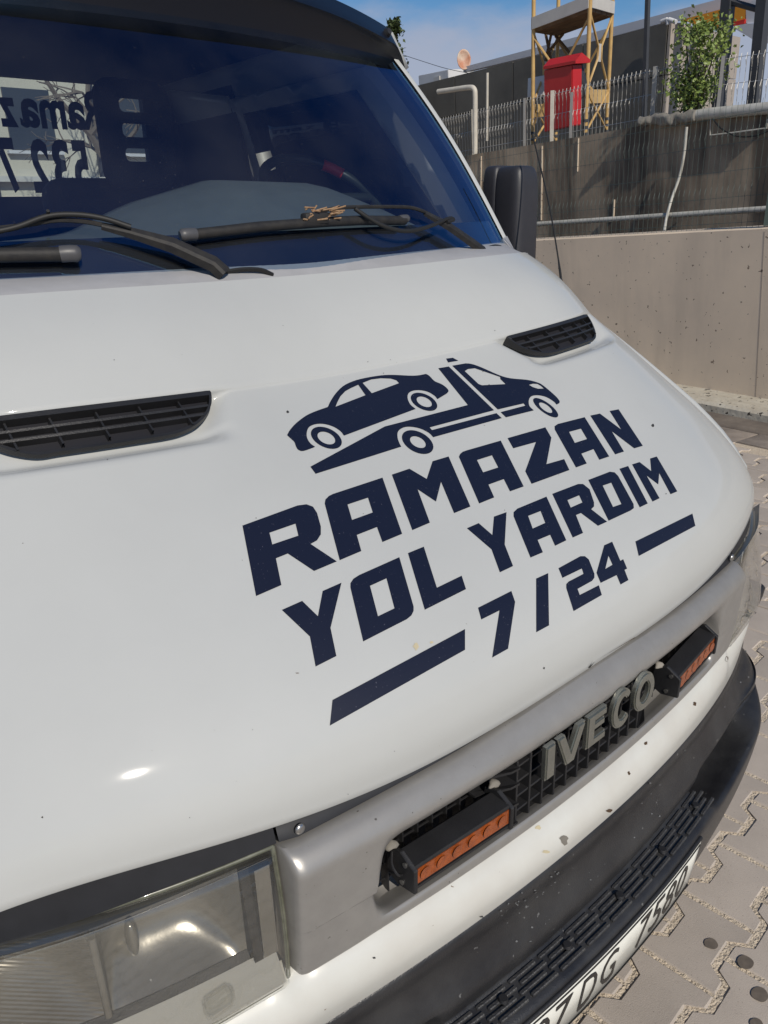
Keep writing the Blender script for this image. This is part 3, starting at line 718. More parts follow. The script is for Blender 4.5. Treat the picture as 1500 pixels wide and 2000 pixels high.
def decal2(loops, m, parent, bv):
    global hbvh
    k = hbvh; hbvh = bv; o = decal('paint_chip', loops, parent, 20, m); hbvh = k; return o
for (u, v, r, m, a) in [(1100, 1640, 10, 'cement', 1.1), (1065, 1663, 9, 'glue', .5), (1190, 1583, 7, 'chip', .6), (1261, 1452, 4, 'chip', 1.2), (1228, 1510, 3, 'chip', 1.4), (1419, 1287, 4, 'chip', 1.5), (1357, 1375, 4, 'chip', 1.4), (1050, 1616, 8, 'glue', .6), (940, 1790, 5, 'chipdark', .4), (730, 1870, 4, 'chipdark', .6)]:
    if fbvh.ray_cast(CAM, ray(u, v))[0] is not None: decal2([blot(u, v, r, 0, int(v), a, 11)], m, fp, fbvh)

# ---- bumper
def YB(x):
    a = abs(x)
    return -.090+.18*a*a if a < .62 else -.090+.18*a*a+1.35*(a-.62)**2.3*2.2
bump_sec = [(.060, .012), (.050, -.004), (.052, -.030), (.062, -.045), (.060, -.075), (.046, -.105), (.041, -.118), (.046, -.142), (.056, -.160), (.057, -.165), (.012, -.170), (.002, -.176), (.0, -.184), (.006, -.24), (.014, -.30), (.04, -.325), (.10, -.33)]
rows = [[] for _ in bump_sec]
xs = [-.985+.985*2*i/196 for i in range(197)]
for x in xs:
    a = abs(x); yb = YB(a); bz = B0f(min(a, .9))[1]; by = B0f(min(a, .9))[0]
    pocket = sstep(.33, .37, a)*(1-sstep(.56, .64, a))
    endp = sstep(.345, .37, a)
    for k, (r, (oy, oz)) in enumerate(zip(rows, bump_sec)):
        y = yb+oy; z = .742+oz
        if k <= 3: z = bz+oz+.002; y = by+(.004, -.006, -.004, 0.004)[k]+(0.0 if a < .8 else 0); 
        if k == 0: y = by+.01; z = bz-.002
        if 4 <= k <= 5:
            z += (bz-.74)*.6*(1-.0)
            y = y*(1-sstep(.5, .95, a)*.0)
        if 9 <= k <= 11: z += endp*(.0)+(.0)
        if 7 <= k <= 10: y += pocket*.05; z -= pocket*.008*(k-6)
        if a > .62 and 4 <= k <= 12:
            t = sstep(.62, .8, a); y = y*(1-t)+(yb+.012*abs(k-8)*.3)*t
        if k >= 4: z += .03*sstep(.55, .95, a)*(1 if k > 8 else .3)
        if 2 <= k <= 5: z += (.10, .10, .085, .05)[k-2]*sstep(.84, .975, a); y -= .012*sstep(.80, .92, a)
        r.append((x, y, z))
# wrap the ends rearwards
for r in rows:
    for sg, e in ((-1, r[0]), (1, r[-1])):
        for dx, dy in ((.012, .06), (.018, .16), (.018, .30)):
            p = (e[0]+sg*dx, e[1]+dy, e[2]);
            if sg < 0: r.insert(0, p)
            else: r.append(p)
bmp = grid_mesh('bumper', rows, 'bumper', T, True, None)
s_ = bmp.modifiers.new('sub', 'SUBSURF'); s_.levels = 1; s_.render_levels = 1
bv_ = [Vector(p) for r in rows for p in r]; C3 = len(rows[0])
bbvh = BVHTree.FromPolygons(bv_, [(i*C3+j, i*C3+j+1, (i+1)*C3+j+1, (i+1)*C3+j) for i in range(len(rows)-1) for j in range(C3-1)])
# step tread ribs
ribme = None
for iy in range(4):
    for ix in range(-5, 6):
        x = ix*.0625+(.012 if iy % 2 else 0)
        if abs(x) > .335: continue
        d = .050-.0105*iy-.006
        y = YB(x)+d+.0025
        o = boxobj('tread_rib', (0, 0, 0), (.054, .0062, .005), 'tread', bmp, bev=.0012, seg=1) if ribme is None else bpy.data.objects.new('tread_rib', ribme)
        if ribme is None: ribme = o.data
        else: COL.objects.link(o); o.parent = bmp
        o.location = (x, y, .742-.1655-.0012*iy+.001); o.rotation_euler = (RD(-4), 0, math.atan(.36*x))
for x in (-.27, -.135, 0.0, .135, .305):
    bm = bmesh.new(); bmesh.ops.create_cone(bm, cap_ends=True, segments=16, radius1=.0075, radius2=.006, depth=.004)
    for v in bm.verts: v.co += Vector((x+.03 if x < .3 else x, YB(x)+.030, .581))
    frombm('bolt', bm, 'black', bmp, True, 40)
# scuffs on the bumper
M['scuff'] = mat('scuff', (.16, .165, .17), .6, var=.3, vs=80)
rnd = random.Random(3)
for i in range(110):
    if i < 60: u, v = rnd.gauss(1030, 28), rnd.gauss(1765, 14); v += (1030-u)*.55
    elif i < 90: u = rnd.uniform(1000, 1360); v = 1840-(u-1000)*1.0+rnd.gauss(0, 25)
    else: u, v = rnd.gauss(1445, 18), rnd.gauss(1320, 60)
    h = bbvh.ray_cast(CAM, ray(u, v)); f = fbvh.ray_cast(CAM, ray(u, v))
    if h[0] is not None and (f[0] is None or f[3] > h[3]+.004):
        k = hbvh; hbvh = bbvh; decal('scuff_mark', [blot(u, v, rnd.uniform(.9, 3.0), 0, i, rnd.uniform(.3, 1.1), 7)], bmp, 30, 'scuff'); hbvh = k

# ---- number plate
def platepos(u, w, off=0):      # u along x, w 0..1 bottom to top
    y = YB(u)-.001-off+.012*(1-w); return Vector((u, y-.002, .445+.108*w))
pg = [[platepos(-.26+.52*i/40, w) for i in range(41)] for w in (0, .5, 1)]
plate = grid_mesh('number_plate', pg, 'plate', T, True, thick=.002, flip=False)
def textmesh(s, size, ext=0, boldness=.0):
    c = bpy.data.curves.new('t', 'FONT'); c.body = s; c.size = size; c.resolution_u = 3; c.offset = boldness; c.extrude = ext; c.align_x = 'LEFT'
    o = bpy.data.objects.new('t', c); COL.objects.link(o); bpy.context.view_layer.update()
    me = bpy.data.meshes.new_from_object(o.evaluated_get(bpy.context.evaluated_depsgraph_get())); bpy.data.objects.remove(o); return me
def platechar(ch, x0, w, h=.075):
    me = textmesh(ch, 1.0); xs_ = [v.co.x for v in me.vertices]; ys_ = [v.co.y for v in me.vertices]
    ax, bx, ay, by = min(xs_), max(xs_), min(ys_), max(ys_)
    bm = bmesh.new(); bm.from_mesh(me)
    for v in bm.verts:
        u = x0+w*(v.co.x-ax)/(bx-ax); q = (.0165+h*(v.co.y-ay)/(by-ay))/.108
        v.co = platepos(u, q, .0014)
    frombm('plate_character', bm, 'plateink', plate)
for ch, x0, w in [('0', -.215, .038), ('7', -.168, .038), ('D', -.105, .040), ('G', -.052, .040), ('7', .050, .036), ('5', .095, .036), ('8', .140, .036), ('0', .185, .036)]: platechar(ch, x0, w)
for w in (.965, .03):
    bm = bmesh.new(); tube(bm, [platepos(-.254+.508*i/30, w, .001) for i in range(31)], .0012, 5); frombm('plate_border', bm, 'plateink', plate)
tubeobj('plate_holder', [platepos(-.262+.524*i/30, 1.04, -.003) for i in range(31)], .004, 'black', plate)

# ---- headlights
def headlight(sg):
    h = empty('headlight'); h.parent = T
    def S(x, z, off=0):
        a = abs(x); ty, tz = LT(a); by, bz = LB(a); t = (z-bz)/(tz-bz)
        y = by+(ty-by)*t-.006*sin(pi*min(1, max(0, t)))-.004-off
        return y
    X0, X1 = .522, .865
    def lensrows(z0, z1, xa, xb, off, n=40, k=10):
        R_ = []
        for i in range(k+1):
            z = z0+(z1-z0)*i/k; r = []
            for j in range(n+1):
                x = xa+(xb-xa)*j/n; y = S(x, z, off)
                # rounded rim
                ex = min(1, (x-xa)/.014, (xb-x)/.02); ez = min(1, (z-z0)/.012, (z1-z)/.012)
                e = max(0, min(ex, ez)); y += .012*(1-math.sqrt(max(0, 1-(1-e)**2)))
                if x > .80: y += (x-.80)**2*7
                r.append((sg*x, y, z))
            R_.append(r)
        return R_
    R_ = lensrows(.782, .976, X0, X1, .0, 56, 26)
    ln = grid_mesh('lens', R_, 'lens', h, True)
    sm = ln.modifiers.new('s', 'SOLIDIFY'); sm.thickness = .0035; sm.offset = 1
    # yellowed rim seal
    rim = [(x, z) for x, z in [(X0, .782+.0097*i) for i in range(21)]]+[(X0+.343*i/24, .976) for i in range(25)]
    pts = [(sg*(x), S(x, z)+.014+(max(0, x-.8))**2*7, z) for x, z in rim]
    tubeobj('seal', pts, .0028, 'seal', h, 8)
    pts = [(sg*x, S(x, .782)+.014+(max(0, x-.8))**2*7, .781) for x in [X0+.343*i/24 for i in range(25)]]
    tubeobj('seal', pts, .0035, 'seal', h, 8)
    # silver bezel floor, black step, reflector bowl
    def panel(name, x0, x1, z0, z1, y0f, y1f, m, n=16, k=6, bow=0):
        G = []
        for i in range(k+1):
            t = i/k; z = z0+(z1-z0)*t; r = []
            for j in range(n+1):
                s = j/n; x = x0+(x1-x0)*s; base = S(x, .88)
                d = y0f+(y1f-y0f)*t+bow*(1-(2*t-1)**2)*(1-(2*s-1)**4)
                r.append((sg*x, base+d, z))
            G.append(r)
        return grid_mesh(name, G, m, h, True)
    panel('bezel', .528, .86, .786, .826, .010, .030, 'bezel')
    panel('bezel', .528, .86, .955, .972, .030, .014, 'bezel')
    panel('bezel', .528, .545, .8265, .9545, .022, .022, 'chrome', 4, 4)
    panel('bezel_step', .5455, .556, .826, .955, .022, .034, 'black', 3, 4)
    panel('bezel_step', .5565, .86, .8262, .836, .030, .036, 'black', 12, 2)
    panel('reflector', .5565, .705, .837, .955, .036, .036, 'chrome', 24, 18, .055)
    panel('reflector', .705, .86, .837, .955, .036, .036, 'flute', 24, 18, .07)
    p = [Vector((sg*.705, S(.705, .88)+.030, z)) for z in (.84, .95)]
    tubeobj('reflector_divider', p, .004, 'chrome', h)
    bx = bmesh.new(); box(bx, (sg*.605, S(.6, .82)+.012, .812), (.034, .018, .024)); bmesh.ops.bevel(bx, geom=bx.edges[:], offset=.004, segments=2, affect='EDGES'); frombm('side_clip', bx, 'lens', h, True, 40)
    bm = bmesh.new(); bmesh.ops.create_uvsphere(bm, u_segments=16, v_segments=10, radius=.008)
    for v in bm.verts: v.co = Vector((v.co.x*.8, v.co.y*1.2, v.co.z*3.0))+Vector((sg*.662, S(.66, .89)+.062, .895))
    frombm('bulb_glint', bm, 'chrome', h, True)  # stretched chrome shape added to stand in for the lamp's bright glint
    # housing behind
    boxobj('lamp_housing', (sg*.695, .31, .878), (.335, .14, .188), 'deep', h)
headlight(-1); headlight(1)

# ---- windshield, pillars, roof, visor, cowl
def WB(x): return .658+.31*x*x, 1.540
def WT(x): return 1.06+.27*x*x, 2.02
def wpt(u, w):     # u -1..1, w 0..1
    xb = .775*u; xt = .670*u; yb, zb_ = WB(xb); yt, zt_ = WT(xt); x = xb+(xt-xb)*w
    bow = .02*sin(pi*w)
    return Vector((x, yb+(yt-yb)*w-bow*.7, zb_+(zt_-zb_)*w+bow*.7))
WG = [[wpt(-1+2*j/48, -.06+1.06*i/24) for j in range(49)] for i in range(25)]
ws = grid_mesh('windshield', WG, 'wglass', T, True)
WE = [[wpt((-1+2*j/48)*1.25, -.25+1.4*i/24) for j in range(49)] for i in range(25)]
wv = [p for r in WE for p in r]
wbvh = BVHTree.FromPolygons(wv, [(i*49+j, i*49+j+1, (i+1)*49+j+1, (i+1)*49+j) for i in range(24) for j in range(48)])
def whit(u, v, off): return hhit(u, v, off, wbvh)
# black ceramic band along the base
M['frit'] = mat('frit_band', (.010, .011, .016), .25, coat=.5)
bgd = [[wpt(-1+2*j/48, w)+Vector((0, .55, -.6))*.006 for j in range(49)] for w in (-.06, .0, .05, .09)]
grid_mesh('frit_band', bgd, 'frit', ws, True)
# pillars
for sg in (-1, 1):
    rows = []
    for i in range(21):
        w = -.04+1.06*i/20; p = wpt(sg, w); d = Vector((sg*.62, .55, .1))
        rows.append([p+Vector((-sg*.004, -.002, .004)), p+Vector((sg*.006, -.003, .008)), p+Vector((sg*.016, .006, .006)), p+Vector((sg*.045, .06, -.02)), p+Vector((sg*.04, .11, -.05))])
    pil = grid_mesh('pillar', [list(c) for c in zip(*rows)], 'paint', T, True)
    rows = []
    for i in range(21):
        w = -.04+1.06*i/20; p = wpt(sg*.995, w); rows.append([p+Vector((-sg*.020, .004, -.004)), p+Vector((0, .002, -.002)), p+Vector((sg*.002, .04, -.03))])
    grid_mesh('pillar_seal', [list(c) for c in zip(*rows)], 'rubber', T, True)
    # grey plastic base cap
    b0 = wpt(sg, -.02)
    prism('pillar_cap', [b0+Vector((-sg*.012, -.004, .012)), b0+Vector((sg*.008, 0, .020)), b0+Vector((sg*.045, .0, -.028)), b0+Vector((sg*.01, -.05, -.028)), b0+Vector((-sg*.012, -.035, -.012))], (0, .02, -.012), 'cowl', T, bev=.003)
# cowl panel
rows = [[], [], []]
for i in range(81):
    x = -.80+.02*i; y0, z0 = H0(x); yb, zb_ = WB(min(abs(x), .775))
    rows[0].append((x, y0+.004, z0-.012)); rows[1].append((x, y0+.012, z0+.000)); rows[2].append((x, yb+.006, zb_-.006))
grid_mesh('cowl_panel', rows, 'cowl', T, True)
# roof
rows = []
for j in range(17):
    t = j/16; r = []
    for i in range(41):
        u = -1+2*i/40; p = wpt(u, 1.0); y = p.y+(2.42-p.y)*t
        r.append(Vector((p.x*1.04, y, 2.02+.09*sin(pi*min(1, t*2.2)*.5)*(1-.25*u**4)-.03*(t > .97))))
    e_ = r[0]; r.insert(0, e_+Vector((-.02, 0, -.03))); r.insert(0, Vector((-.745, e_.y, 1.955))); e_ = r[-1]; r.append(e_+Vector((.02, 0, -.03))); r.append(Vector((.745, e_.y, 1.955)))
    rows.append(r)
grid_mesh('roof', rows, 'paint', T, True, thick=.03, flip=True)
boxobj('headlining', (0, 1.90, 2.06), (1.24, .98, .01), 'lining', T)
# sun visor on the roof edge
def VA(x): return WT(x)[0]-.050+.02*x*x, 1.957
def VL(x): return .985+.29*x*x, 2.03-.075*x*x
rows = [[], [], [], [], [], []]
for i in range(81):
    u = -1+2*i/80; x = .728*u; a = abs(x); ya, za = VA(x); yl, zl = VL(x); e = max(0, (abs(u)-.90)/.10)
    dz = -.072*e*e; xi = x*(1-.015)
    rows[0].append((x*.97, ya, za+dz*.1)); rows[1].append((x*.985, (ya+yl)/2, (za+zl)/2+.018+dz*.8)); rows[2].append((x, yl+.004, zl+dz)); rows[3].append((x, yl-.001, zl+.005+dz)); rows[4].append((x*(1+.004), yl+.035, zl+.050-.060*e*e)); rows[5].append((x*.99, yl+.20, min(zl+.10, 2.11)-.07*e*e))
vis = grid_mesh('sun_visor', rows, 'visor', T, True, 60)
for sg in (-1, 1):
    bm = bmesh.new(); bmesh.ops.create_cone(bm, cap_ends=True, segments=14, radius1=.011, radius2=.007, depth=.01, matrix=Matrix.Rotation(RD(75), 4, 'X'))
    p = Vector((.635, VL(.635)[0]+.008, VL(.635)[1]+.028)); p.x *= sg
    for v in bm.verts: v.co += p
    frombm('visor_bolt', bm, 'black', vis, True, 40)
# body sides
def hoodedge(y):
    x = .8; best = None
    A, B, sv = hood_curve(.8, 12, 30); P = A+B
    for a, b in zip(P[:-1], P[1:]):
        if b.y <= y <= a.y: t = (y-b.y)/max(1e-6, a.y-b.y); return b.z+(a.z-b.z)*t
    return P[-1].z if y < P[-1].y else 1.5
def sidex(y, z):
    full = interp(z, [.3, .7, 1.0, 1.35, 1.5, 1.8, 2.0, 2.1], [.95, .965, .955, .92, .88, .79, .73, .70])
    if y < .86:
        top = hoodedge(y)
        full = min(full, .822+max(0, top-z-.012)*.55)
        full = min(full, .806+max(0, y-.16)*.22+max(0, .9-z)*.3)
    return full
def sidepanel(name, loop, m, par, sg, st=.05, off=0, holes=()):
    V3 = [[Vector((y, z, 0)) for y, z in l] for l in [loop]+list(holes)]; tr = tessellate_polygon(V3); fl = [p for l in V3 for p in l]
    bm = bmesh.new(); bv = [bm.verts.new(p) for p in fl]
    for t in tr:
        try: bm.faces.new([bv[i] for i in t])
        except Exception: pass
    for _ in range(6):
        le = [e for e in bm.edges if e.calc_length() > st]
        if not le: break
        bmesh.ops.subdivide_edges(bm, edges=le, cuts=1); bmesh.ops.triangulate(bm, faces=bm.faces[:])
    for v in bm.verts: y, z = v.co.x, v.co.y; v.co = Vector((sg*(sidex(y, z)+off), y, z))
    o = frombm(name, bm, m, par, True); s = o.modifiers.new('s', 'SOLIDIFY'); s.thickness = .012; s.offset = -1 if sg > 0 else 1
    return o
wc = (.78, .38)
arch = [(wc[0]+.42*cos(a), wc[1]+.42*sin(a)) for a in [pi-.12-(pi-.24)*k/14 for k in range(15)]]
for sg in (-1, 1):
    edge = [(y, hoodedge(y)-.010) for y in [.17+.035*k for k in range(19)]]
    sidepanel('fender', [(.15, .95)]+edge+[(.86, 1.50), (1.19, 1.30), (1.19, .43)]+arch[::-1]+[(.33, .43), (.30, .72), (.15, .78)], 'paint', T, sg)
    win = [(1.0, 1.47), (1.95, 1.47), (1.95, 1.93), (1.36, 1.93)]
    d = sidepanel('door', [(1.20, .45), (2.02, .45), (2.02, 1.99), (1.28, 1.99), (.93, 1.50), (1.20, 1.31)], 'paint', T, sg, holes=[[(1.06, 1.49), (1.95, 1.49), (1.95, 1.94), (1.36, 1.94)]])
    sidepanel('door_window', [(1.06, 1.49), (1.95, 1.49), (1.95, 1.94), (1.36, 1.94)], 'dglass', d, sg, .2, -.006)
    boxobj('door_handle', (sg*.955, 1.9, 1.25), (.03, .13, .03), 'black', d, .006)
    sidepanel('cab_side', [(2.025, .45), (2.44, .45), (2.44, 2.07), (2.025, 2.0)], 'paint', T, sg)
    # front wheel
    w = empty('wheel'); w.parent = T
    bm = bmesh.new(); n = 40; pr = [(-.10, .20), (-.11, .30), (-.095, .345), (0, .352), (.095, .345), (.11, .30), (.10, .20)]
    rg = [[bm.verts.new((sg*(.80+px_), wc[0]+r*cos(2*pi*k/n), .352+r*sin(2*pi*k/n))) for k in range(n)] for px_, r in pr]
    for a, b in zip(rg[:-1], rg[1:]):
        for k in range(n): bm.faces.new((a[k], a[(k+1) % n], b[(k+1) % n], b[k]))
    frombm('tyre', bm, 'rubber', w, True, 40)
    bm = bmesh.new(); pr = [(.09, .205), (.07, .19), (.02, .12), (.05, .07), (.05, .0)]
    rg = [[bm.verts.new((sg*(.80+px_), wc[0]+r*cos(2*pi*k/n), .352+r*sin(2*pi*k/n))) for k in range(n)] for px_, r in pr]
    for a, b in zip(rg[:-1], rg[1:]):
        for k in range(n): bm.faces.new((a[k], a[(k+1) % n], b[(k+1) % n], b[k]))
    frombm('rim', bm, 'bezel', w, True, 40)
# inner structure so nothing shows through
boxobj('engine_bay', (0, .78, .80), (1.30, .7, .5), 'deep', T)
boxobj('inner_arch', (0, .92, .55), (1.36, .8, .3), 'deep', T)
boxobj('cab_floor', (0, 1.72, .95), (1.70, 1.4, .9), 'lining', T)
for sg in (-1, 1): boxobj('chassis_rail', (sg*.40, 3.6, .62), (.08, 4.2, .16), 'steel', T)
boxobj('flatbed', (0, 4.3, .86), (2.05, 3.5, .12), 'steel', T)
for sg in (-1, 1):
    w = empty('wheel'); w.parent = T
    bm = bmesh.new(); bmesh.ops.create_cone(bm, cap_ends=True, segments=36, radius1=.35, radius2=.35, depth=.36, matrix=Matrix.Translation((sg*.78, 4.1, .352)) @ Matrix.Rotation(pi/2, 4, 'Y'))
    bmesh.ops.bevel(bm, geom=[e for e in bm.edges if len(e.link_faces) == 2 and e.calc_face_angle() > 1], offset=.03, segments=3, affect='EDGES'); frombm('tyre', bm, 'rubber', w, True, 40)
    bm = bmesh.new(); bmesh.ops.create_cone(bm, cap_ends=True, segments=30, radius1=.2, radius2=.17, depth=.02, matrix=Matrix.Translation((sg*.97, 4.1, .352)) @ Matrix.Rotation(sg*pi/2, 4, 'Y')); frombm('rim', bm, 'bezel', w, True, 40)
for sg in (-1, 1): boxobj('pillar_lining', (sg*.765, 2.22, 1.74), (.02, .44, .70), 'lining', T, 0, Matrix.Rotation(-sg*RD(6), 3, 'Y'))
# rear wall with window
RY = 2.43
rw = {'x0': -.66, 'x1': .60, 'z0': 1.705, 'z1': 2.0}
bm = bmesh.new()
box(bm, (0, RY, 1.33), (1.66, .03, .74)); box(bm, (0, RY, 2.115), (1.5, .03, .05))
box(bm, (-.735, RY, 1.89), (.15, .03, .40)); box(bm, (.68, RY, 1.89), (.16, .03, .40))
frombm('cab_rear_wall', bm, 'lining', T)
rg_ = mesh('rear_window', [(-.66, RY, 1.703), (.60, RY, 1.703), (.60, RY, 2.09), (-.66, RY, 2.09)], [(0, 1, 2, 3)], 'sglass', T)

# interior
rows = []
for i in range(15):
    t = i/14; r = []
    for j in range(41):
        u = -1+2*j/40; x = .73*u
        yw, zw = WB(min(abs(x), .7)); y = yw+.03+(1.32-yw)*t*.9
        hump = interp(x, [-.73, -.45, -.2, -.05, .15, .42, .60, .73], [.045, .05, .065, .12, .165, .16, .11, .06])
        z = 1.515+hump*sin(pi*min(1, t*1.15)*.5)**1.4*1.08-(.12 if t > .97 else 0)
        r.append((x, y, z))
    rows.append(r)
grid_mesh('dashboard', rows, 'dash', T, True)
sw = empty('steering_wheel'); sw.parent = T
c = Vector((.60, 1.36, 1.655)); ax = Vector((0, -.62, .78)).normalized(); e1 = Vector((1, 0, 0)); e2 = ax.cross(e1).normalized()
def swp(a): return c+e1*.18*cos(a)-e2*-1*.18*sin(a)
import functools
bm = bmesh.new(); tube(bm, [c+(e1*cos(a)+e2*sin(a))*.18 for a in [2*pi*k/48 for k in range(49)]], .014, 10, cap=False); frombm('steering_rim', bm, 'wheelblk', sw, True)
for k0 in (.66,):
    bm = bmesh.new(); tube(bm, [c+(e1*cos(a)+e2*sin(a))*.18 for a in [k0+.36*k/8 for k in range(9)]], .0158, 10); frombm('red_grip', bm, 'red', sw, True)
tubeobj('steering_column', [c, c-ax*.3], .04, 'lining', sw)
for a in (0, pi, -pi/2): tubeobj('spoke', [c, c+(e1*cos(a)+e2*sin(a))*.17], .014, 'wheelblk', sw)
def seat(x, w):
    s = empty('seat'); s.parent = T
    boxobj('backrest', (x, 2.02, 1.45), (w, .14, .58), 'seat', s, .05, Matrix.Rotation(RD(-8), 3, 'X'), 3)
    boxobj('cushion', (x, 1.75, 1.19), (w, .5, .16), 'seat', s, .05, None, 3)
    # slotted headrest built as a frame with three gaps
    bm = bmesh.new(); X, Y, Z = x, 1.93, 1.868
    def rr(cx, cz, hw, hh, r, n=5): return [(cx+sx*(hw-r)+r*cos(a), cz+sz*(hh-r)+r*sin(a)) for sx, sz, a0 in ((1, 1, 0), (-1, 1, pi/2), (-1, -1, pi), (1, -1, 1.5*pi)) for a in [a0+pi/2*k/n for k in range(n+1)]]
    outer = rr(X+.045, Z-.012, .118, .150, .05); holes = [rr(X+.062, Z+.068-.068*k, .062, .019, .014)[::-1] for k in range(3)]
    V3 = [[Vector((a, b, 0)) for a, b in l] for l in [outer]+holes]; tr = tessellate_polygon(V3); fl = [p for l in V3 for p in l]
    F = [bm.verts.new((p.x, Y-.008, p.y)) for p in fl]; B = [bm.verts.new((p.x, Y+.008, p.y)) for p in fl]
    for t in tr:
        try: bm.faces.new([F[i] for i in t]); bm.faces.new([B[i] for i in t])
        except Exception: pass
    k = 0
    for l in [outer]+holes:
        for i in range(len(l)): bm.faces.new((F[k+i], F[k+(i+1) % len(l)], B[k+(i+1) % len(l)], B[k+i]))
        k += len(l)
    bmesh.ops.recalc_face_normals(bm, faces=bm.faces[:]); frombm('headrest', bm, 'seat', s)
seat(.282, .44); seat(-.30, .44)
# driver seat low back
boxobj('driver_seat', (.60, 2.06, 1.42), (.0001+.20, .12, .5), 'seat', T, .04)
# lettering on the rear window (reads correctly from behind, mirrored from here)
def reartext(s, x_right, z0, h, wide):
    me = textmesh(s, 1.0, 0, .035); xs_ = [v.co.x for v in me.vertices]; ys_ = [v.co.y for v in me.vertices]; ax_, bx_ = min(xs_), max(xs_); ay_, by_ = min(ys_), max(ys_)
    bm = bmesh.new(); bm.from_mesh(me)
    for v in bm.verts: v.co = Vector((x_right-wide*(v.co.x-ax_)/(bx_-ax_), RY+.012, z0+h*(v.co.y-ay_)/(by_-ay_)))
    r = bmesh.ops.extrude_face_region(bm, geom=bm.faces[:]); 
    frombm('window_lettering', bm, 'plateink', rg_)
reartext('R', .445, 1.918, .125, .07)
for ch, xc, w, h in [('a', .356, .066, .090), ('m', .277, .088, .090), ('a', .197, .066, .090), ('z', .128, .056, .088)]: reartext(ch, xc+w/2, 1.916, h, w)
for ch, xc, w in [('0', .47, .07), ('5', .350, .060), ('3', .280, .062), ('2', .205, .066), ('7', .095, .062)]: reartext(ch, xc+w/2, 1.712, .172, w)

# ---- wipers
def wiper(arm, rod, hose, bladep, w, extra=None):
    wp = empty('wiper'); wp.parent = T
    bm = bmesh.new(); P = [whit(u, v, o) for u, v, o, h in arm]; hs = [h for *_, h in arm]
    # boxy arm: ribbon cross-section
    rings = []
    for i, p in enumerate(P):
        t = (P[min(i+1, len(P)-1)]-P[max(0, i-1)]).normalized(); nrm = Vector((0, -.66, .75)); s = t.cross(nrm).normalized(); nn = s.cross(t).normalized()*1
        if nn.dot(nrm) < 0: nn = -nn
        h = hs[i]; rings.append([bm.verts.new(p+s*a*h+nn*b*h) for a, b in ((-1, -.55), (-.85, .35), (-.5, .6), (.5, .6), (.85, .35), (1, -.55))])
    for a, b in zip(rings[:-1], rings[1:]):
        for k in range(6): bm.faces.new((a[k], a[(k+1) % 6], b[(k+1) % 6], b[k]))
    bm.faces.new(rings[0]); bm.faces.new(rings[-1][::-1]); bmesh.ops.recalc_face_normals(bm, faces=bm.faces[:])
    frombm('wiper_arm', bm, 'wiper', wp, True, 35)
    tubeobj('wiper_rod', cr([whit(*p) for p in rod], 5), .0036, 'wiper', wp, 6)
    tubeobj('washer_hose', cr([whit(*p) for p in hose], 6), .0042, 'rubber', wp, 8)
    bm = bmesh.new(); tube(bm, [whit(u, v, .016) for u, v in bladep], w, 10); frombm('wiper_blade', bm, 'wiper', wp, True, 50)
    tubeobj('wiper_rubber', [whit(u, v, .005) for u, v in bladep], .003, 'rubber', wp, 5)
    return wp
wr = wiper([(930, 500, .022, .011), (905, 485, .024, .0115), (862, 457, .026, .0100), (812, 430, .026, .0065)],
      [(812, 430, .028), (790, 423, .028), (765, 421, .028), (690, 422, .028), (640, 424, .026), (605, 432, .024)],
      [(850, 452, .034), (862, 448, .036), (850, 447, .036), (815, 462, .034), (775, 470, .032), (735, 463, .032), (700, 445, .032), (675, 428, .032)],
      [(352, 472), (420, 464), (500, 454), (575, 448), (640, 443), (700, 440), (780, 440)], .0088)
wl = wiper([(432, 548, .022, .014), (410, 530, .024, .014), (330, 495, .026, .013), (250, 472, .026, .009), (196, 460, .026, .006)],
      [(196, 460, .028), (160, 454, .028), (110, 452, .028), (50, 460, .026), (0, 466, .026), (-60, 472, .024)],
      [(250, 470, .036), (200, 454, .036), (150, 447, .036), (95, 450, .036), (40, 468, .034), (0, 476, .032), (-60, 486, .03)],
      [(-120, 512), (-60, 511), (0, 510), (60, 509), (118, 508), (145, 508)], .0105)
def cap(a, b, r, wp):
    tubeobj('blade_cap', cr([whit(*a, .017), whit((a[0]+b[0])/2, (a[1]+b[1])/2, .018), whit(*b, .016)], 3), [r*.7]+[r*1.0]*5+[r*.98], 'wipercap', wp, 12)
cap((347, 473), (376, 469), .0105, wr); cap((786, 437), (770, 438), .008, wr); cap((156, 508), (118, 508), .0125, wl)
p = whit(605, 440, .02); boxobj('wiper_head', p, (.055, .02, .02), 'wiper', wr, .005)
for k in range(26):
    q = whit(random.uniform(578, 640), random.uniform(424, 448), random.uniform(.022, .034)); a = random.uniform(-.6, .6)
    tubeobj('dry_leaf' if k < 0 else 'dry_twig', [q, q+Vector((random.uniform(.008, .03), random.uniform(-.01, .01), random.uniform(-.006, .008)))], .0016, 'rust', wr, 5)
tubeobj('cable_tie', [whit(94, 448, .026), whit(95, 446, .044)], .0028, 'rubber', wl, 6)
# cowl hose beside left wiper pivot
tubeobj('washer_hose', cr([whit(432, 536, .006), whit(470, 533, .010), whit(505, 534, .010), whit(530, 541, .006)], 5), .004, 'rubber', T, 6)
tubeobj('wiper_cable', cr([whit(935, 492, .006), whit(958, 486, .012), whit(978, 492, .012), whit(992, 503, .004)], 5), .004, 'rubber', T, 6)

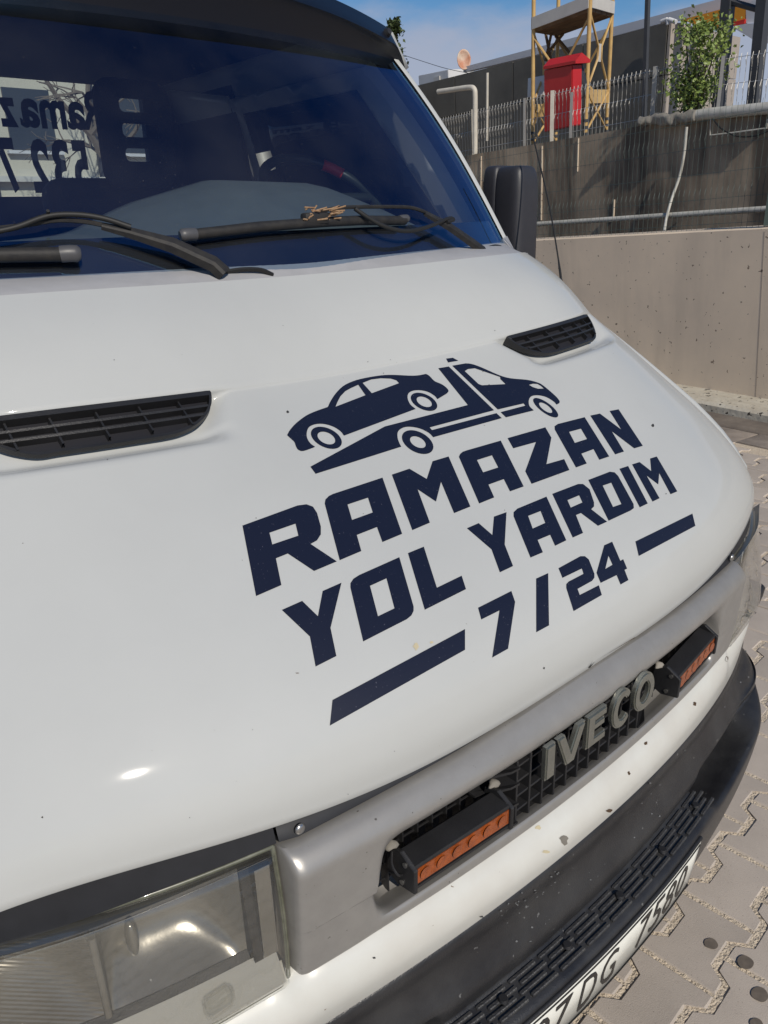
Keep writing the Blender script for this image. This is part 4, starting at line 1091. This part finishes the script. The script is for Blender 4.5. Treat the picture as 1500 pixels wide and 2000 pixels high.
# ---- left side mirror and aerial
mr_ = empty('side_mirror'); mr_.parent = T
def mirror(sg):
    m_ = mr_ if sg > 0 else empty('side_mirror')
    m_.parent = T
    def shell(name, y0, y1, hw, z0, z1, m, cx, p):
        bm = bmesh.new(); n, k = 40, 24; c_ = Vector((sg*cx, (y0+y1)/2, (z0+z1)/2)); R_ = []
        def pw(v, e): return math.copysign(abs(v)**e, v)
        for i in range(k+1):
            b = -pi/2+pi*i/k; R_.append([bm.verts.new(c_+Vector((hw*pw(cos(b), p*.7)*pw(cos(a), p), (y1-y0)/2*pw(cos(b), p*.7)*pw(sin(a), p*1.3), (z1-z0)/2*pw(sin(b), p*.7)))) for a in [2*pi*q/n for q in range(n)]])
        for a, b in zip(R_[:-1], R_[1:]):
            for q in range(n): bm.faces.new((a[q], a[(q+1) % n], b[(q+1) % n], b[q]))
        bmesh.ops.remove_doubles(bm, verts=bm.verts[:], dist=1e-5); bmesh.ops.recalc_face_normals(bm, faces=bm.faces[:])
        frombm(name, bm, m, m_, True, 70)
    shell('mirror_shell', 1.00, 1.11, .054, 1.25, 1.728, 'mirror', 1.078, .42)
    shell('mirror_frame', 1.085, 1.145, .056, 1.245, 1.732, 'mirror', 1.079, .34)
    mesh('mirror_glass', [(sg*1.035, 1.1465, 1.33), (sg*1.122, 1.1465, 1.33), (sg*1.122, 1.1465, 1.69), (sg*1.035, 1.1465, 1.69)], [(0, 1, 2, 3)], 'chrome', m_)
    tubeobj('mirror_arm', cr([(sg*.98, 1.12, 1.36), (sg*.93, 1.14, 1.37), (sg*.86, 1.15, 1.40)], 4), .018, 'mirror', m_)
mirror(1); mirror(-1)
pa = on(0, .90, 1096, 548); pb = on(1, pa.y+.22, 1040, 262)
tubeobj('aerial', cr([pa+Vector((-.002, 0, -.06)), pa, pa.lerp(pb, .5)+Vector((.012, 0, .0)), pb], 6), [.0035]*8+[.0022]*11, 'rubber', T, 6)

# =================================================================== BACKGROUND
def frame_pt(P): return P
def wallstrip(name, a, b, ext0, ext1, H, thick, m, parent=None, mid=()):
    """vertical slab whose top edge runs a -> mid -> b (world points on one plane)"""
    d0 = ((mid[0] if mid else b)-a).normalized(); d1 = (b-(mid[-1] if mid else a)).normalized()
    top = [a-d0*ext0]+([a] if mid else [])+list(mid)+([b] if mid else [])+[b+d1*ext1]
    poly_ = [p for p in top]+[p-UP*H for p in top[::-1]]
    return prism(name, poly_, NN*thick, m, parent)
w1 = wallstrip('retaining_wall', bp(1050, 470, 0), bp(1500, 446.5, 0), 16, 6, 2.6, .25, 'wall1')
tagit(w1, 'pale beige concrete retaining wall behind the paved yard, pitted and bare', 'wall')
T2 = [bp(1000, 289, .9), bp(1130, 267, .9), bp(1250, 246, .9), bp(1380, 232, .9), bp(1500, 222, .9)]
w2 = wallstrip('stained_wall', T2[0], T2[-1], 26, 6, 4.2, .3, 'wall2', mid=T2[1:-1])
tagit(w2, 'dark stained concrete wall with black water streaks above the pale wall', 'wall')
for u, v0, v1, r in [(1059, 285, 430, .008), (1130, 270, 335, .006), (940, 305, 430, .006), (1200, 390, 430, .008)]:
    tubeobj('wall_seam', [bp(u, v0, .895), bp(u-2, v1, .895)], r, 'wall1', w2, 5)
for u in (1491,):
    tubeobj('wall_joint', [bp(u+2, 452, -.001), bp(u-16, 790, -.001)], .0009, 'gutter', w1, 4)
# kerb and gutter along the wall foot
g1, g2 = on(2, 0, 1380, 808), on(2, 0, 1500, 822)
kd = Vector((.103, .9947, 0)).normalized(); kn = Vector((kd.y, -kd.x, 0)); gm = (g1+g2)/2
k0 = gm-kd*8; k1 = gm+kd*20
kb = prism('kerb', [k0+Vector((0, 0, -.1)), k0+Vector((0, 0, .055)), k0+kn*.03+Vector((0, 0, .075)), k0+kn*.9+Vector((0, 0, .075)), k0+kn*.9+Vector((0, 0, -.1))], k1-k0, 'kerb'); kb['kind'] = 'structure'
gt = mesh('gutter', [k0-kn*.36+Vector((0, 0, .006)), k1-kn*.36+Vector((0, 0, .006)), k1+kn*.02+Vector((0, 0, .002)), k0+kn*.02+Vector((0, 0, .002))], [(0, 1, 2, 3)], 'gutter'); gt['kind'] = 'structure'
M['slab'] = mat('gutter_slab', (.30, .255, .215), .8, col2=(.19, .16, .135), vs=7, bump=.3, bs=60)
for i in range(60):
    c_ = k0-kn*.52+kd*(.4*i+.2); R_ = Matrix.Rotation(math.atan2(kd.y, kd.x), 3, 'Z')
    o = boxobj('gutter_slab', (0, 0, 0), (.392, .30, .04), 'slab', gt, .006) if i == 0 else o.copy()
    if i: COL.objects.link(o)
    o.location = (c_.x, c_.y, -.010+random.uniform(-.002, .002)); o.rotation_euler = (0, 0, math.atan2(kd.y, kd.x))

def wirefence(name, base, top_h, D, m, label, posts, postm, sp, fold, parent=None, hr=.2, rw_=.0024):
    f = empty(name, base[0]); tagit(f, label, 'fence')
    inv = Matrix.Translation(-base[0])
    bm = bmesh.new()
    for a, b in zip(base[:-1], base[1:]):
        n = int((b-a).length/sp)
        for i in range(n):
            p = a.lerp(b, (i+.5)/n); q = [p]
            for z in fold: q += [p+UP*(z-.05), p+UP*z-NN*.018, p+UP*(z+.05)]
            q.append(p+UP*top_h); tube(bm, [inv @ x_ for x_ in q], rw_, 3, False)
        z = .06
        while z < top_h:
            tube(bm, [inv @ (a+UP*z), inv @ (b+UP*z)], rw_*1.25, 3, False); z += hr
    o = frombm('wire_mesh', bm, m, f); o['kind'] = 'stuff'
    for p, h, r, pm in posts:
        bm = bmesh.new(); box(bm, (0, 0, h/2), (r*2, r*2, h), None)
        R_ = UP.to_track_quat('Z', 'Y').to_matrix()
        for v in bm.verts: v.co = R_ @ v.co+(p-base[0])
        frombm('post', bm, pm, f)
    return f
def along(P, u):     # point of a polyline of world points whose pixel column is u
    for a, b in zip(P[:-1], P[1:]):
        ua, ub = pix(a)[0], pix(b)[0]
        if min(ua, ub)-1 <= u <= max(ua, ub)+1:
            lo, hi = 0, 1
            for _ in range(30):
                m_ = (lo+hi)/2; um = pix(a.lerp(b, m_))[0]
                if (um < u) == (ua < ub): lo = m_
                else: hi = m_
            return a.lerp(b, lo)
    return P[0]
B2 = [T2[0]-(T2[1]-T2[0]).normalized()*14]+[p for p in T2]+[T2[-1]+(T2[-1]-T2[-2]).normalized()*4]
B2 = [p+NN*.06 for p in B2]
hF = 1.0
p_ = along(B2, 1083); hF = (p_-bp(1083, 178, .96)).length
wirefence('wire_fence', B2, hF, .96, 'galv', 'pale galvanised wire mesh fence standing on top of the stained wall',
          [(along(B2, u)-NN*.03, hF*k, r, m) for u, k, r, m in [(846, 1, .02, 'galv'), (929, 1.02, .014, 'postw'), (1028, 1.0, .012, 'galv'), (1081, 1.02, .017, 'postw'), (1118, .9, .012, 'galv'), (1276, 1.02, .018, 'galv'), (1404, 1.0, .014, 'galv')]], 'galv', .05, (hF*.9, hF*.45))
w1t = [bp(1050, 470, .12)-D1*-9, bp(1500, 446.5, .12)-D1*3]
w1t = [w1t[0], w1t[1]]
wirefence('green_wire_fence', w1t, .95, .12, 'greenwire', 'thin dark green wire mesh fence on top of the pale retaining wall',
          [(bp(1499, 440, .12), .42, .03, 'greenwire')], 'greenwire', .05, (.72, .3), rw_=.0016)
def thingtube(name, pts, r, m, label, cat, n=10, group=None):
    b0 = Vector(pts[-1]); o = tubeobj(name, [Vector(p)-b0 for p in pts], r, m, None, n); o.location = b0; return tagit(o, label, cat, group)
thingtube('drain_pipe', [bp(1030, 439, .55), bp(1200, 428, .55), bp(1499, 408, .55)], .026, 'pvc', 'long white plastic pipe running low along the stained wall', 'pipe')
thingtube('hose', cr([bp(1341, 248, .72), bp(1336, 300, .72), bp(1327, 345, .7), bp(1313, 385, .62), bp(1303, 420, .5), bp(1297, 452, .3)], 5), .014, 'pvc', 'thin grey hose hanging down over the black streaked part of the wall', 'hose', 8)
thingtube('large_pipe', cr([bp(1352, 227, .86), bp(1385, 222, .86), bp(1440, 217, .86), bp(1530, 208, .86)], 4), .048, 'pvc', 'thick white pipe lying along the top of the stained wall at right', 'pipe', 14)
bm = bmesh.new(); cp = cr([bp(1250, 236, .84), bp(1280, 233, .84), bp(1320, 231, .84), bp(1360, 226, .84)], 10); o0 = cp[0].copy()
tube(bm, [p-o0 for p in cp], .045, 14); bmesh.ops.subdivide_edges(bm, edges=bm.edges[:], cuts=1)
for v in bm.verts:
    n_ = mnoise.noise(v.co*11); v.co += Vector((n_, n_*.6, n_))*.035
o = frombm('cement_ridge', bm, 'cement', None, True); o.location = o0; tagit(o, 'lumpy grey cement ridge on the wall top under the green bush', 'ridge')
thingtube('bent_pipe', cr([bp(856, 179, .85), bp(885, 175, .85), bp(915, 171, .85), bp(926, 174, .85), bp(928, 190, .85), bp(928, 240, .85), bp(928, 300, .85)], 4), .03, 'postw', 'pale pipe rising by the fence and bending left over it', 'pipe', 10)
thingtube('thin_pole', [bp(952, 142, 1.3), bp(951, 275, 1.3)], .016, 'postw', 'thin white upright pole behind the wire fence', 'pole', 8)
thingtube('cable_loop', cr([bp(1392, 232, .8), bp(1410, 252, .75), bp(1440, 266, .72), bp(1475, 265, .72), bp(1510, 252, .75)], 5), .007, 'rubber', 'dark cable sagging in a loop under the thick white pipe', 'cable', 6)
thingtube('conduit', [bp(1388, 225, .84), bp(1387, 264, .84), bp(1440, 258, .84), bp(1498, 250, .84), bp(1499, 232, .84)], .006, 'pvc', 'thin pale conduit bent square on the wall under the thick pipe', 'conduit', 6)
# ---- upper building (dark cladding) and its pale end wall
DB = 4.2
A_, C_2 = bp(800, 170, DB), bp(1305, 43, DB)
bd = empty('clad_building', C_2-UP*3); tagit(bd, 'low flat roofed building with dark grey cladding and a pale beige end wall', 'building')
def child(o): o.parent = bd; o.matrix_parent_inverse = Matrix.Translation(-bd.location); return o
d_ = (A_-C_2).normalized()
Ltot = (A_-C_2).length
# dark cladding panels: upper row and lower rows
h_rows = [0, .62, 1.5, 3.2]
npan = 14
for r in range(3):
    for i in range(npan):
        a = C_2+d_*(i*1.45+.01)-UP*(h_rows[r]+.008); b = C_2+d_*((i+1)*1.45-.01)-UP*(h_rows[r]+.008); hh = h_rows[r+1]-h_rows[r]-.016
        child(prism('cladding_panel', [a, b, b-UP*hh, a-UP*hh], NN*.05, 'clad'))
a = C_2+NN*.055-UP*.01; b = C_2+d_*20.4+NN*.055-UP*.01
child(prism('wall_core', [a, b, b-UP*3.3, a-UP*3.3], NN*.3, 'steel'))
# pale end wall facing the sun: runs away from the corner
en = NN
for k_ in range(60):
    e_ = (NN+D1*(k_*.03-.3)).normalized(); q_ = pix(C_2+e_*3.5); 
    if (q_[1]-43)/(q_[0]-1305) > .19: en = e_; break
 
cw = [0, .75, 1.5, 2.25, 3.0, 3.75]; rh = [.0, .62, 1.24, 1.86, 2.48, 3.1]
for i in range(5):
    for j in range(5):
        a = C_2-D1*.012+en*(cw[i]+.006)-UP*(rh[j]+.006); b = a+en*.738
        child(prism('end_panel', [a, b, b-UP*.608, a-UP*.608], -D1*.04, 'beige'))
# roof edge and canopy
child(prism('roof_edge', [bp(905, 131, 5), bp(1193, 54, 5), bp(1420, -6, 5), bp(1600, -60, 5), bp(1600, 20, 5), bp(1305, 42, 5), bp(1193, 72, 5), bp(905, 141, 5)], NN*.2, 'fascia'))
cn = empty('canopy', bp(1400, 50, 4.9)); tagit(cn, 'white forecourt canopy with an orange and red band above the end wall', 'canopy')
def cchild(o): o.parent = cn; o.matrix_parent_inverse = Matrix.Translation(-cn.location); return o
cchild(prism('orange_band', [bp(1333, 38, 4.9), bp(1408, 18, 4.9), bp(1457, 7, 4.9), bp(1455, 37, 4.9), bp(1430, 44, 4.9), bp(1400, 56, 4.9), bp(1357, 49, 4.9)], NN*.06, 'orange'))
cchild(prism('red_band', [bp(1430, 44, 4.88), bp(1455, 37, 4.88), bp(1454, 46, 4.88), bp(1430, 51, 4.88)], NN*.06, 'cred'))
cchild(prism('white_end', [bp(1457, 7, 4.9), bp(1520, -12, 4.9), bp(1520, 42, 4.9), bp(1457, 45, 4.9)], NN*.06, 'fascia'))
cchild(prism('soffit', [bp(1430, 53, 4.85), bp(1457, 46, 4.85), bp(1520, 44, 4.85), bp(1520, 90, 4.85), bp(1472, 78, 4.85)], NN*.3, 'fascia'))
cam_ = empty('security_camera', bp(1303, 42, 4.1)); tagit(cam_, 'pair of small white security cameras at the corner of the dark building', 'camera')
for a, b in [((1292, 42), (1303, 38)), ((1306, 38), (1321, 43)), ((1304, 36), (1305, 48))]:
    o = tubeobj('camera_body', [bp(*a, 4.1), bp(*b, 4.1)], .028, 'roofw', None, 8); o.parent = cam_; o.matrix_parent_inverse = Matrix.Translation(-cam_.location)
# ---- steel posts and portal
def colm(name, a, b, D, w, m, label, cat, group=None, ext=0):
    A, B = bp(*a, D), bp(*b, D); A = A+(A-B).normalized()*ext
    o = prism(name, [B-D1*w/2-B, B+D1*w/2-B, B+D1*w/2+NN*w-B, B-D1*w/2+NN*w-B], A-B, m); o.location = B; return tagit(o, label, cat, group)
colm('steel_post', (1264, -40), (1255, 245), 1.6, .04, 'steel', 'slim dark steel post left of the security cameras', 'post')
pt_ = empty('steel_portal', bp(1400, 225, 2.0)); tagit(pt_, 'tall dark steel portal frame behind the green bush', 'frame')
for a, b, w in [((1422, -60), (1396, 235), .10), ((1492, -60), (1464, 225), .10)]:
    A, B = bp(*a, 2.0), bp(*b, 2.0)
    o = prism('column', [B-D1*w/2, B+D1*w/2, B+D1*w/2+NN*w, B-D1*w/2+NN*w], A-B, 'steel'); o.parent = pt_; o.matrix_parent_inverse = Matrix.Translation(-pt_.location)
o = tubeobj('cross_beam', [bp(1430, 4, 2.05), bp(1486, 20, 2.05)], .03, 'steel', None, 6); o.parent = pt_; o.matrix_parent_inverse = Matrix.Translation(-pt_.location)
# ---- scaffold tower
sc_ = empty('scaffold_tower', bp(1040, 275, 1.7)); tagit(sc_, 'yellow steel scaffold tower with a plank deck beside the red cabinet', 'scaffold')
def sch(o): o.parent = sc_; o.matrix_parent_inverse = Matrix.Translation(-sc_.location); return o
FL, FR = bp(1040, 290, 1.7), bp(1143, 268, 1.7)
dR = (FR-FL); dR = dR-UP*dR.dot(UP)*0
BR = bp(1184, 262, 2.5); off = BR-FR; BL = FL+off
HT = 3.2
def deckz():  # height of the deck above the foot of each leg
    return (bp(1149, 12, 1.7)-FR).length
hd = deckz()
for p, nm in ((FL, 0), (FR, 0), (BR, 0), (BL, 0)):
    sch(tubeobj('leg', [p-UP*.1, p+UP*HT], .024, 'yellow', None, 8))
    for k in range(5):
        sch(tubeobj('jack_thread', [p+UP*(.02+.07*k), p+UP*(.05+.07*k)], .03, 'steel', None, 8)) if k < 3 else None
def X(a, b, z0, z1):
    sch(tubeobj('brace', [a+UP*z0, b+UP*z1], .014, 'yellow', None, 6)); sch(tubeobj('brace', [a+UP*z1, b+UP*z0], .014, 'yellow', None, 6))
zz = [.05, hd*.48, hd-.06]
for a, b in ((FL, FR), (BL, BR)): X(a, b, .25, hd-.1)
for a, b in ((FR, BR), (FL, BL)):
    X(a, b, .05, hd*.36); 
    m0, m1 = a.lerp(b, .42), a.lerp(b, .58)
    sch(tubeobj('brace', [a+UP*(hd-.05), m0+UP*hd*.72, m0+UP*hd*.62, a+UP*hd*.38], .014, 'yellow', None, 6))
    sch(tubeobj('brace', [b+UP*(hd-.05), m1+UP*hd*.72, m1+UP*hd*.62, b+UP*hd*.38], .014, 'yellow', None, 6))
    sch(prism('gusset', [m0+UP*hd*.74, m1+UP*hd*.74, m1+UP*hd*.60, m0+UP*hd*.60], D1*.01, 'deckw'))
    sch(prism('brace_plate', [a+UP*hd*.38, b+UP*hd*.38, b+UP*hd*.27, a+UP*hd*.27], D1*.015, 'yellow'))
for a, b in ((FL, FR), (FR, BR), (BR, BL), (BL, FL)):
    for z in (hd+.55, hd+1.05): sch(tubeobj('guard_rail', [a+UP*z, b+UP*z], .014, 'yellow', None, 6))
    dd = (b-a).normalized(); o_ = dd.cross(UP)*.03
    sch(prism('toe_board', [a+UP*(hd-.02)+o_, b+UP*(hd-.02)+o_, b+UP*(hd+.10)+o_, a+UP*(hd+.10)+o_], -o_*.4, 'deckw'))
for k in range(4):
    f0, f1 = k/4+.01, (k+1)/4-.01
    sch(prism('plank', [FL.lerp(BL, f0)+UP*(hd-.05), FR.lerp(BR, f0)+UP*(hd-.05), FR.lerp(BR, f1)+UP*(hd-.05), FL.lerp(BL, f1)+UP*(hd-.05)], UP*.035, 'wood'))
for a_, b_ in [((1065, 62), (1078, 128)), ((1078, 60), (1062, 135)), ((1100, 66), (1072, 100)), ((1085, 70), (1120, 112))]:
    sch(tubeobj('inner_strut', [bp(*a_, 2.2), bp(*b_, 2.2)], .018, 'wood', None, 6))
# ---- red cabinet
rc = empty('red_cabinet', bp(1090, 255, 1.35)); tagit(rc, 'tall bright red metal cabinet with a gabled cap inside the scaffold', 'cabinet')
def rch(o): o.parent = rc; o.matrix_parent_inverse = Matrix.Translation(-rc.location); return o
a, b, c_, d4 = bp(1062, 137, 1.35), bp(1118, 127, 1.35), bp(1117, 246, 1.35), bp(1062, 258, 1.35)
rch(prism('cabinet_body', [a, b, c_, d4], NN*.16, 'boxred', bev=.008))
a2, b2 = bp(1061, 136, 1.33), bp(1124, 124, 1.33)
cap_ = [a2, a2+UP*.03+NN*0, a2+UP*.10+NN*.10, a2+UP*.03+NN*.24, a2+NN*.24]
rch(prism('cabinet_cap', cap_, b2-a2, 'boxred'))
bag = bmesh.new(); bmesh.ops.create_icosphere(bag, subdivisions=3, radius=.09)
for v in bag.verts: v.co = Vector((v.co.x, v.co.y, v.co.z*2.0))*(1+.3*mnoise.noise(v.co*14))
o = frombm('plastic_bag', bag, 'mirror', None, True); o.location = bp(1130, 160, 1.55); tagit(o, 'dark crumpled bag hanging at the right side of the red cabinet', 'bag')
for i, (u, v) in enumerate([(1105, 122), (1116, 120), (1055, 170)]):
    bm = bmesh.new(); bmesh.ops.create_icosphere(bm, subdivisions=2, radius=.05)
    for q in bm.verts: q.co = Vector((q.co.x*1.6, q.co.y*1.6, q.co.z*.7))*(1+.4*mnoise.noise(q.co*30+Vector((i, 0, 0))))
    if i < 2: o = frombm('stone', bm, 'cement', None, True); o.location = bp(u, v, 1.5); tagit(o, ['round grey stone lying on the left of the red cabinet cap', 'pale stone on the red cabinet cap near its right end'][i], 'stone')
    else: bm.free()
o = boxobj('white_box', (0, 0, 0), (.12, .26, .22), 'roofw', None, .01); o.location = bp(1052, 170, 2.0); tagit(o, 'small white box fixed behind the left scaffold leg', 'box')
# ---- roof things
dn = empty('satellite_dish', bp(905, 118, 5)); tagit(dn, 'rusty satellite dish tilted on the roof edge', 'satellite dish')
bm = bmesh.new(); rgs = []
for k in range(7):
    r = .115*k/6*(1); rgs.append([bm.verts.new((r*cos(2*pi*j/24)*.82, r*sin(2*pi*j/24)*1.12, .35*r*r/.115)) for j in range(24)] if k else [bm.verts.new((0, 0, 0))])
for j in range(24): bm.faces.new((rgs[0][0], rgs[1][j], rgs[1][(j+1) % 24]))
for a, b in zip(rgs[1:-1], rgs[2:]):
    for j in range(24): bm.faces.new((a[j], b[j], b[(j+1) % 24], a[(j+1) % 24]))
zs = (pix(dn.location)[2])
q = (CAM-dn.location).normalized()+Vector((.1, -.3, .35)); R_ = q.to_track_quat('Z', 'Y').to_matrix().to_4x4()
for v in bm.verts: v.co = (R_ @ (v.co*zs/1500*18/.128)) + Vector((0, 0, .0))
o = frombm('dish_reflector', bm, 'rustdish', dn, True); s = o.modifiers.new('s', 'SOLIDIFY'); s.thickness = .01
o = tubeobj('dish_arm', [bp(909, 122, 5.05)-dn.location, bp(910, 142, 5.05)-dn.location], .02, 'steel', dn, 8)
for (u0, v0, u1, v1, D, lab) in [(818, 166, 876, 136, 9, 'long pale rooftop housing at the left end of the roofline'), (933, 134, 986, 114, 8, 'small pale rooftop unit right of the satellite dish')]:
    a, b = bp(u0, v0, D), bp(u1, v0-(6 if u0 < 900 else 10), D); h = (bp(u1, v1, D)-b).length
    rbx = empty('rooftop_unit', a); tagit(rbx, lab, 'rooftop unit')
    for nm, pl, ax_ in [('unit_body', [a, b, b+UP*h, a+UP*h*.8], NN*.9)]:
        o = prism(nm, pl, ax_, 'roofw', None, .01); o.parent = rbx; o.matrix_parent_inverse = Matrix.Translation(-rbx.location)
    a3 = b+UP*h*.2-NN*.02; o = prism('unit_panel', [a3-D1*-.3, a3-D1*-.55, a3-D1*-.55+UP*h*.5, a3-D1*-.3+UP*h*.5], -NN*.03, 'deckw'); o.parent = rbx; o.matrix_parent_inverse = Matrix.Translation(-rbx.location)
thingtube('overhead_cable', cr([bp(760, 98, 7), bp(820, 118, 7), bp(880, 136, 7), bp(960, 150, 7)], 4), .006, 'rubber', 'thin dark cable crossing the sky beside the truck visor', 'cable', 5)

# ---- foliage
def leafmesh(bm, P, size, rnd, nrm=None):
    n = Vector((rnd.gauss(0, 1), rnd.gauss(0, 1), rnd.gauss(.4, 1))).normalized(); u = n.orthogonal().normalized(); a = rnd.uniform(0, 6.28)
    u = (Matrix.Rotation(a, 3, n) @ u); w = n.cross(u)
    s = size*rnd.uniform(.6, 1.2)
    vs_ = [bm.verts.new(P+u*s*x_+w*s*y_+n*s*z_) for x_, y_, z_ in ((-.5, 0, 0), (-.1, -.36, .1), (.5, 0, -.05), (-.1, .36, .1))]
    bm.faces.new((vs_[0], vs_[1], vs_[2])); bm.faces.new((vs_[0], vs_[2], vs_[3]))
rnd = random.Random(11)
def bush(name, base, axisU, ctr, hw, hh, D, nl, size, label, cat, m, stems):
    t = empty(name, base); tagit(t, label, cat)
    ux = (D1*-1).normalized()
    bm = bmesh.new(); bs = bmesh.new()
    clumps = []
    for k in range(stems):
        a = rnd.uniform(-1, 1); b = rnd.uniform(-.75, 1); c = rnd.uniform(-.7, .7)
        w = (1-.55*max(0, -b))*(1 if b < .5 else 1-.7*(b-.5))
        P = ctr+ux*hw*a*w*.85+UP*hh*b+NN*hw*.7*c*w; clumps.append(P)
        mid_ = base.lerp(P, .55)+ux*hw*.12*rnd.uniform(-1, 1)
        tube(bs, [p-base for p in cr([base+ux*rnd.uniform(-.03, .03), mid_, P], 4)], [.012, .011, .010, .009, .008, .006, .005, .004, .003], 4, False)
    for i in range(nl):
        if rnd.random() < .72: P = rnd.choice(clumps)+Vector((rnd.gauss(0, 1), rnd.gauss(0, 1), rnd.gauss(0, 1)))*hw*.20
        else:
            b = rnd.uniform(-.9, 1); w = math.sqrt(max(0, 1-b*b))*(1-.35*max(0, -b)); P = ctr+ux*hw*w*rnd.uniform(-1, 1)+UP*hh*b+NN*hw*.8*w*rnd.uniform(-1, 1)
        leafmesh(bm, P-base, size, rnd)
    frombm('crown', bm, m, t); frombm('branches', bs, 'bark', t)
    return t
zb_ = pix(bp(1368, 130, 1.0))[2]/1500
bush('bush', bp(1348, 222, 1.0), None, bp(1366, 136, 1.0), 62*zb_, 78*zb_, 1.0, 2500, 9.5*zb_, 'bright green leafy bush growing out of the top of the stained wall', 'bush', 'leaf', 26)
zt_ = pix(bp(770, 100, 3.0))[2]/1500
bush('tree', bp(745, 320, 3.0), None, bp(772, 125, 3.0), 22*zt_, 72*zt_, 3.0, 900, 9*zt_, 'loose green tree peeping out behind the truck visor', 'tree', 'leaf2', 22)
# ---- house and bare tree seen through the cab
hs = empty('house', (3, 17, 0)); tagit(hs, 'sunlit cream house seen through the rear window of the cab', 'house')
def hch(o): o.parent = hs; o.matrix_parent_inverse = Matrix.Translation((-3, -17, 0)); return o
hch(boxobj('wall', (3, 19, 1.6), (13, 4, 7.4), 'house')); hch(boxobj('roof', (3, 18.9, 5.5), (13.6, 5, .4), 'steel'))
for x in (-1.5, .8, 3.0, 5.3, 7.6):
    for z in (1.35, 3.6): hch(boxobj('window', (x, 16.98, z), (.9, .06, 1.1), 'hwin')); hch(boxobj('sill', (x, 16.93, z-.6), (1.1, .14, .06), 'fascia'))
for x in (2.0, 4.4, 6.6): hch(boxobj('downpipe', (x, 16.9, 1.6), (.09, .09, 6), 'steel'))
hch(boxobj('ledge', (3, 16.9, 2.5), (13, .2, .1), 'deckw'))
tr_ = empty('bare_tree', (5.2, 13.6, 0)); tagit(tr_, 'bare tangled winter tree in front of the cream house', 'tree')
bm = bmesh.new(); bt = bmesh.new()
def grow(p, d, l, r, k, bmm):
    if k == 0 or r < .003: return
    pts = [p]; q = p
    for i in range(3):
        d = (d+Vector((rnd.gauss(0, .16), rnd.gauss(0, .16), rnd.gauss(0, .1)))).normalized(); q = q+d*l/3; pts.append(q)
    tube(bmm, pts, [r, r*.9, r*.8, r*.65], 5 if r > .02 else 3, False)
    for _ in range(3 if k > 2 else 4):
        nd = (d+Vector((rnd.gauss(0, .55), rnd.gauss(0, .55), rnd.gauss(.0, .45)))).normalized(); grow(q, nd, l*rnd.uniform(.6, .85), r*.6, k-1, bm)
grow(Vector((0, 0, -.3)), Vector((0, 0, 1)), 1.9, .13, 6, bt)
frombm('trunk', bt, 'branch', tr_); frombm('twigs', bm, 'branch', tr_)
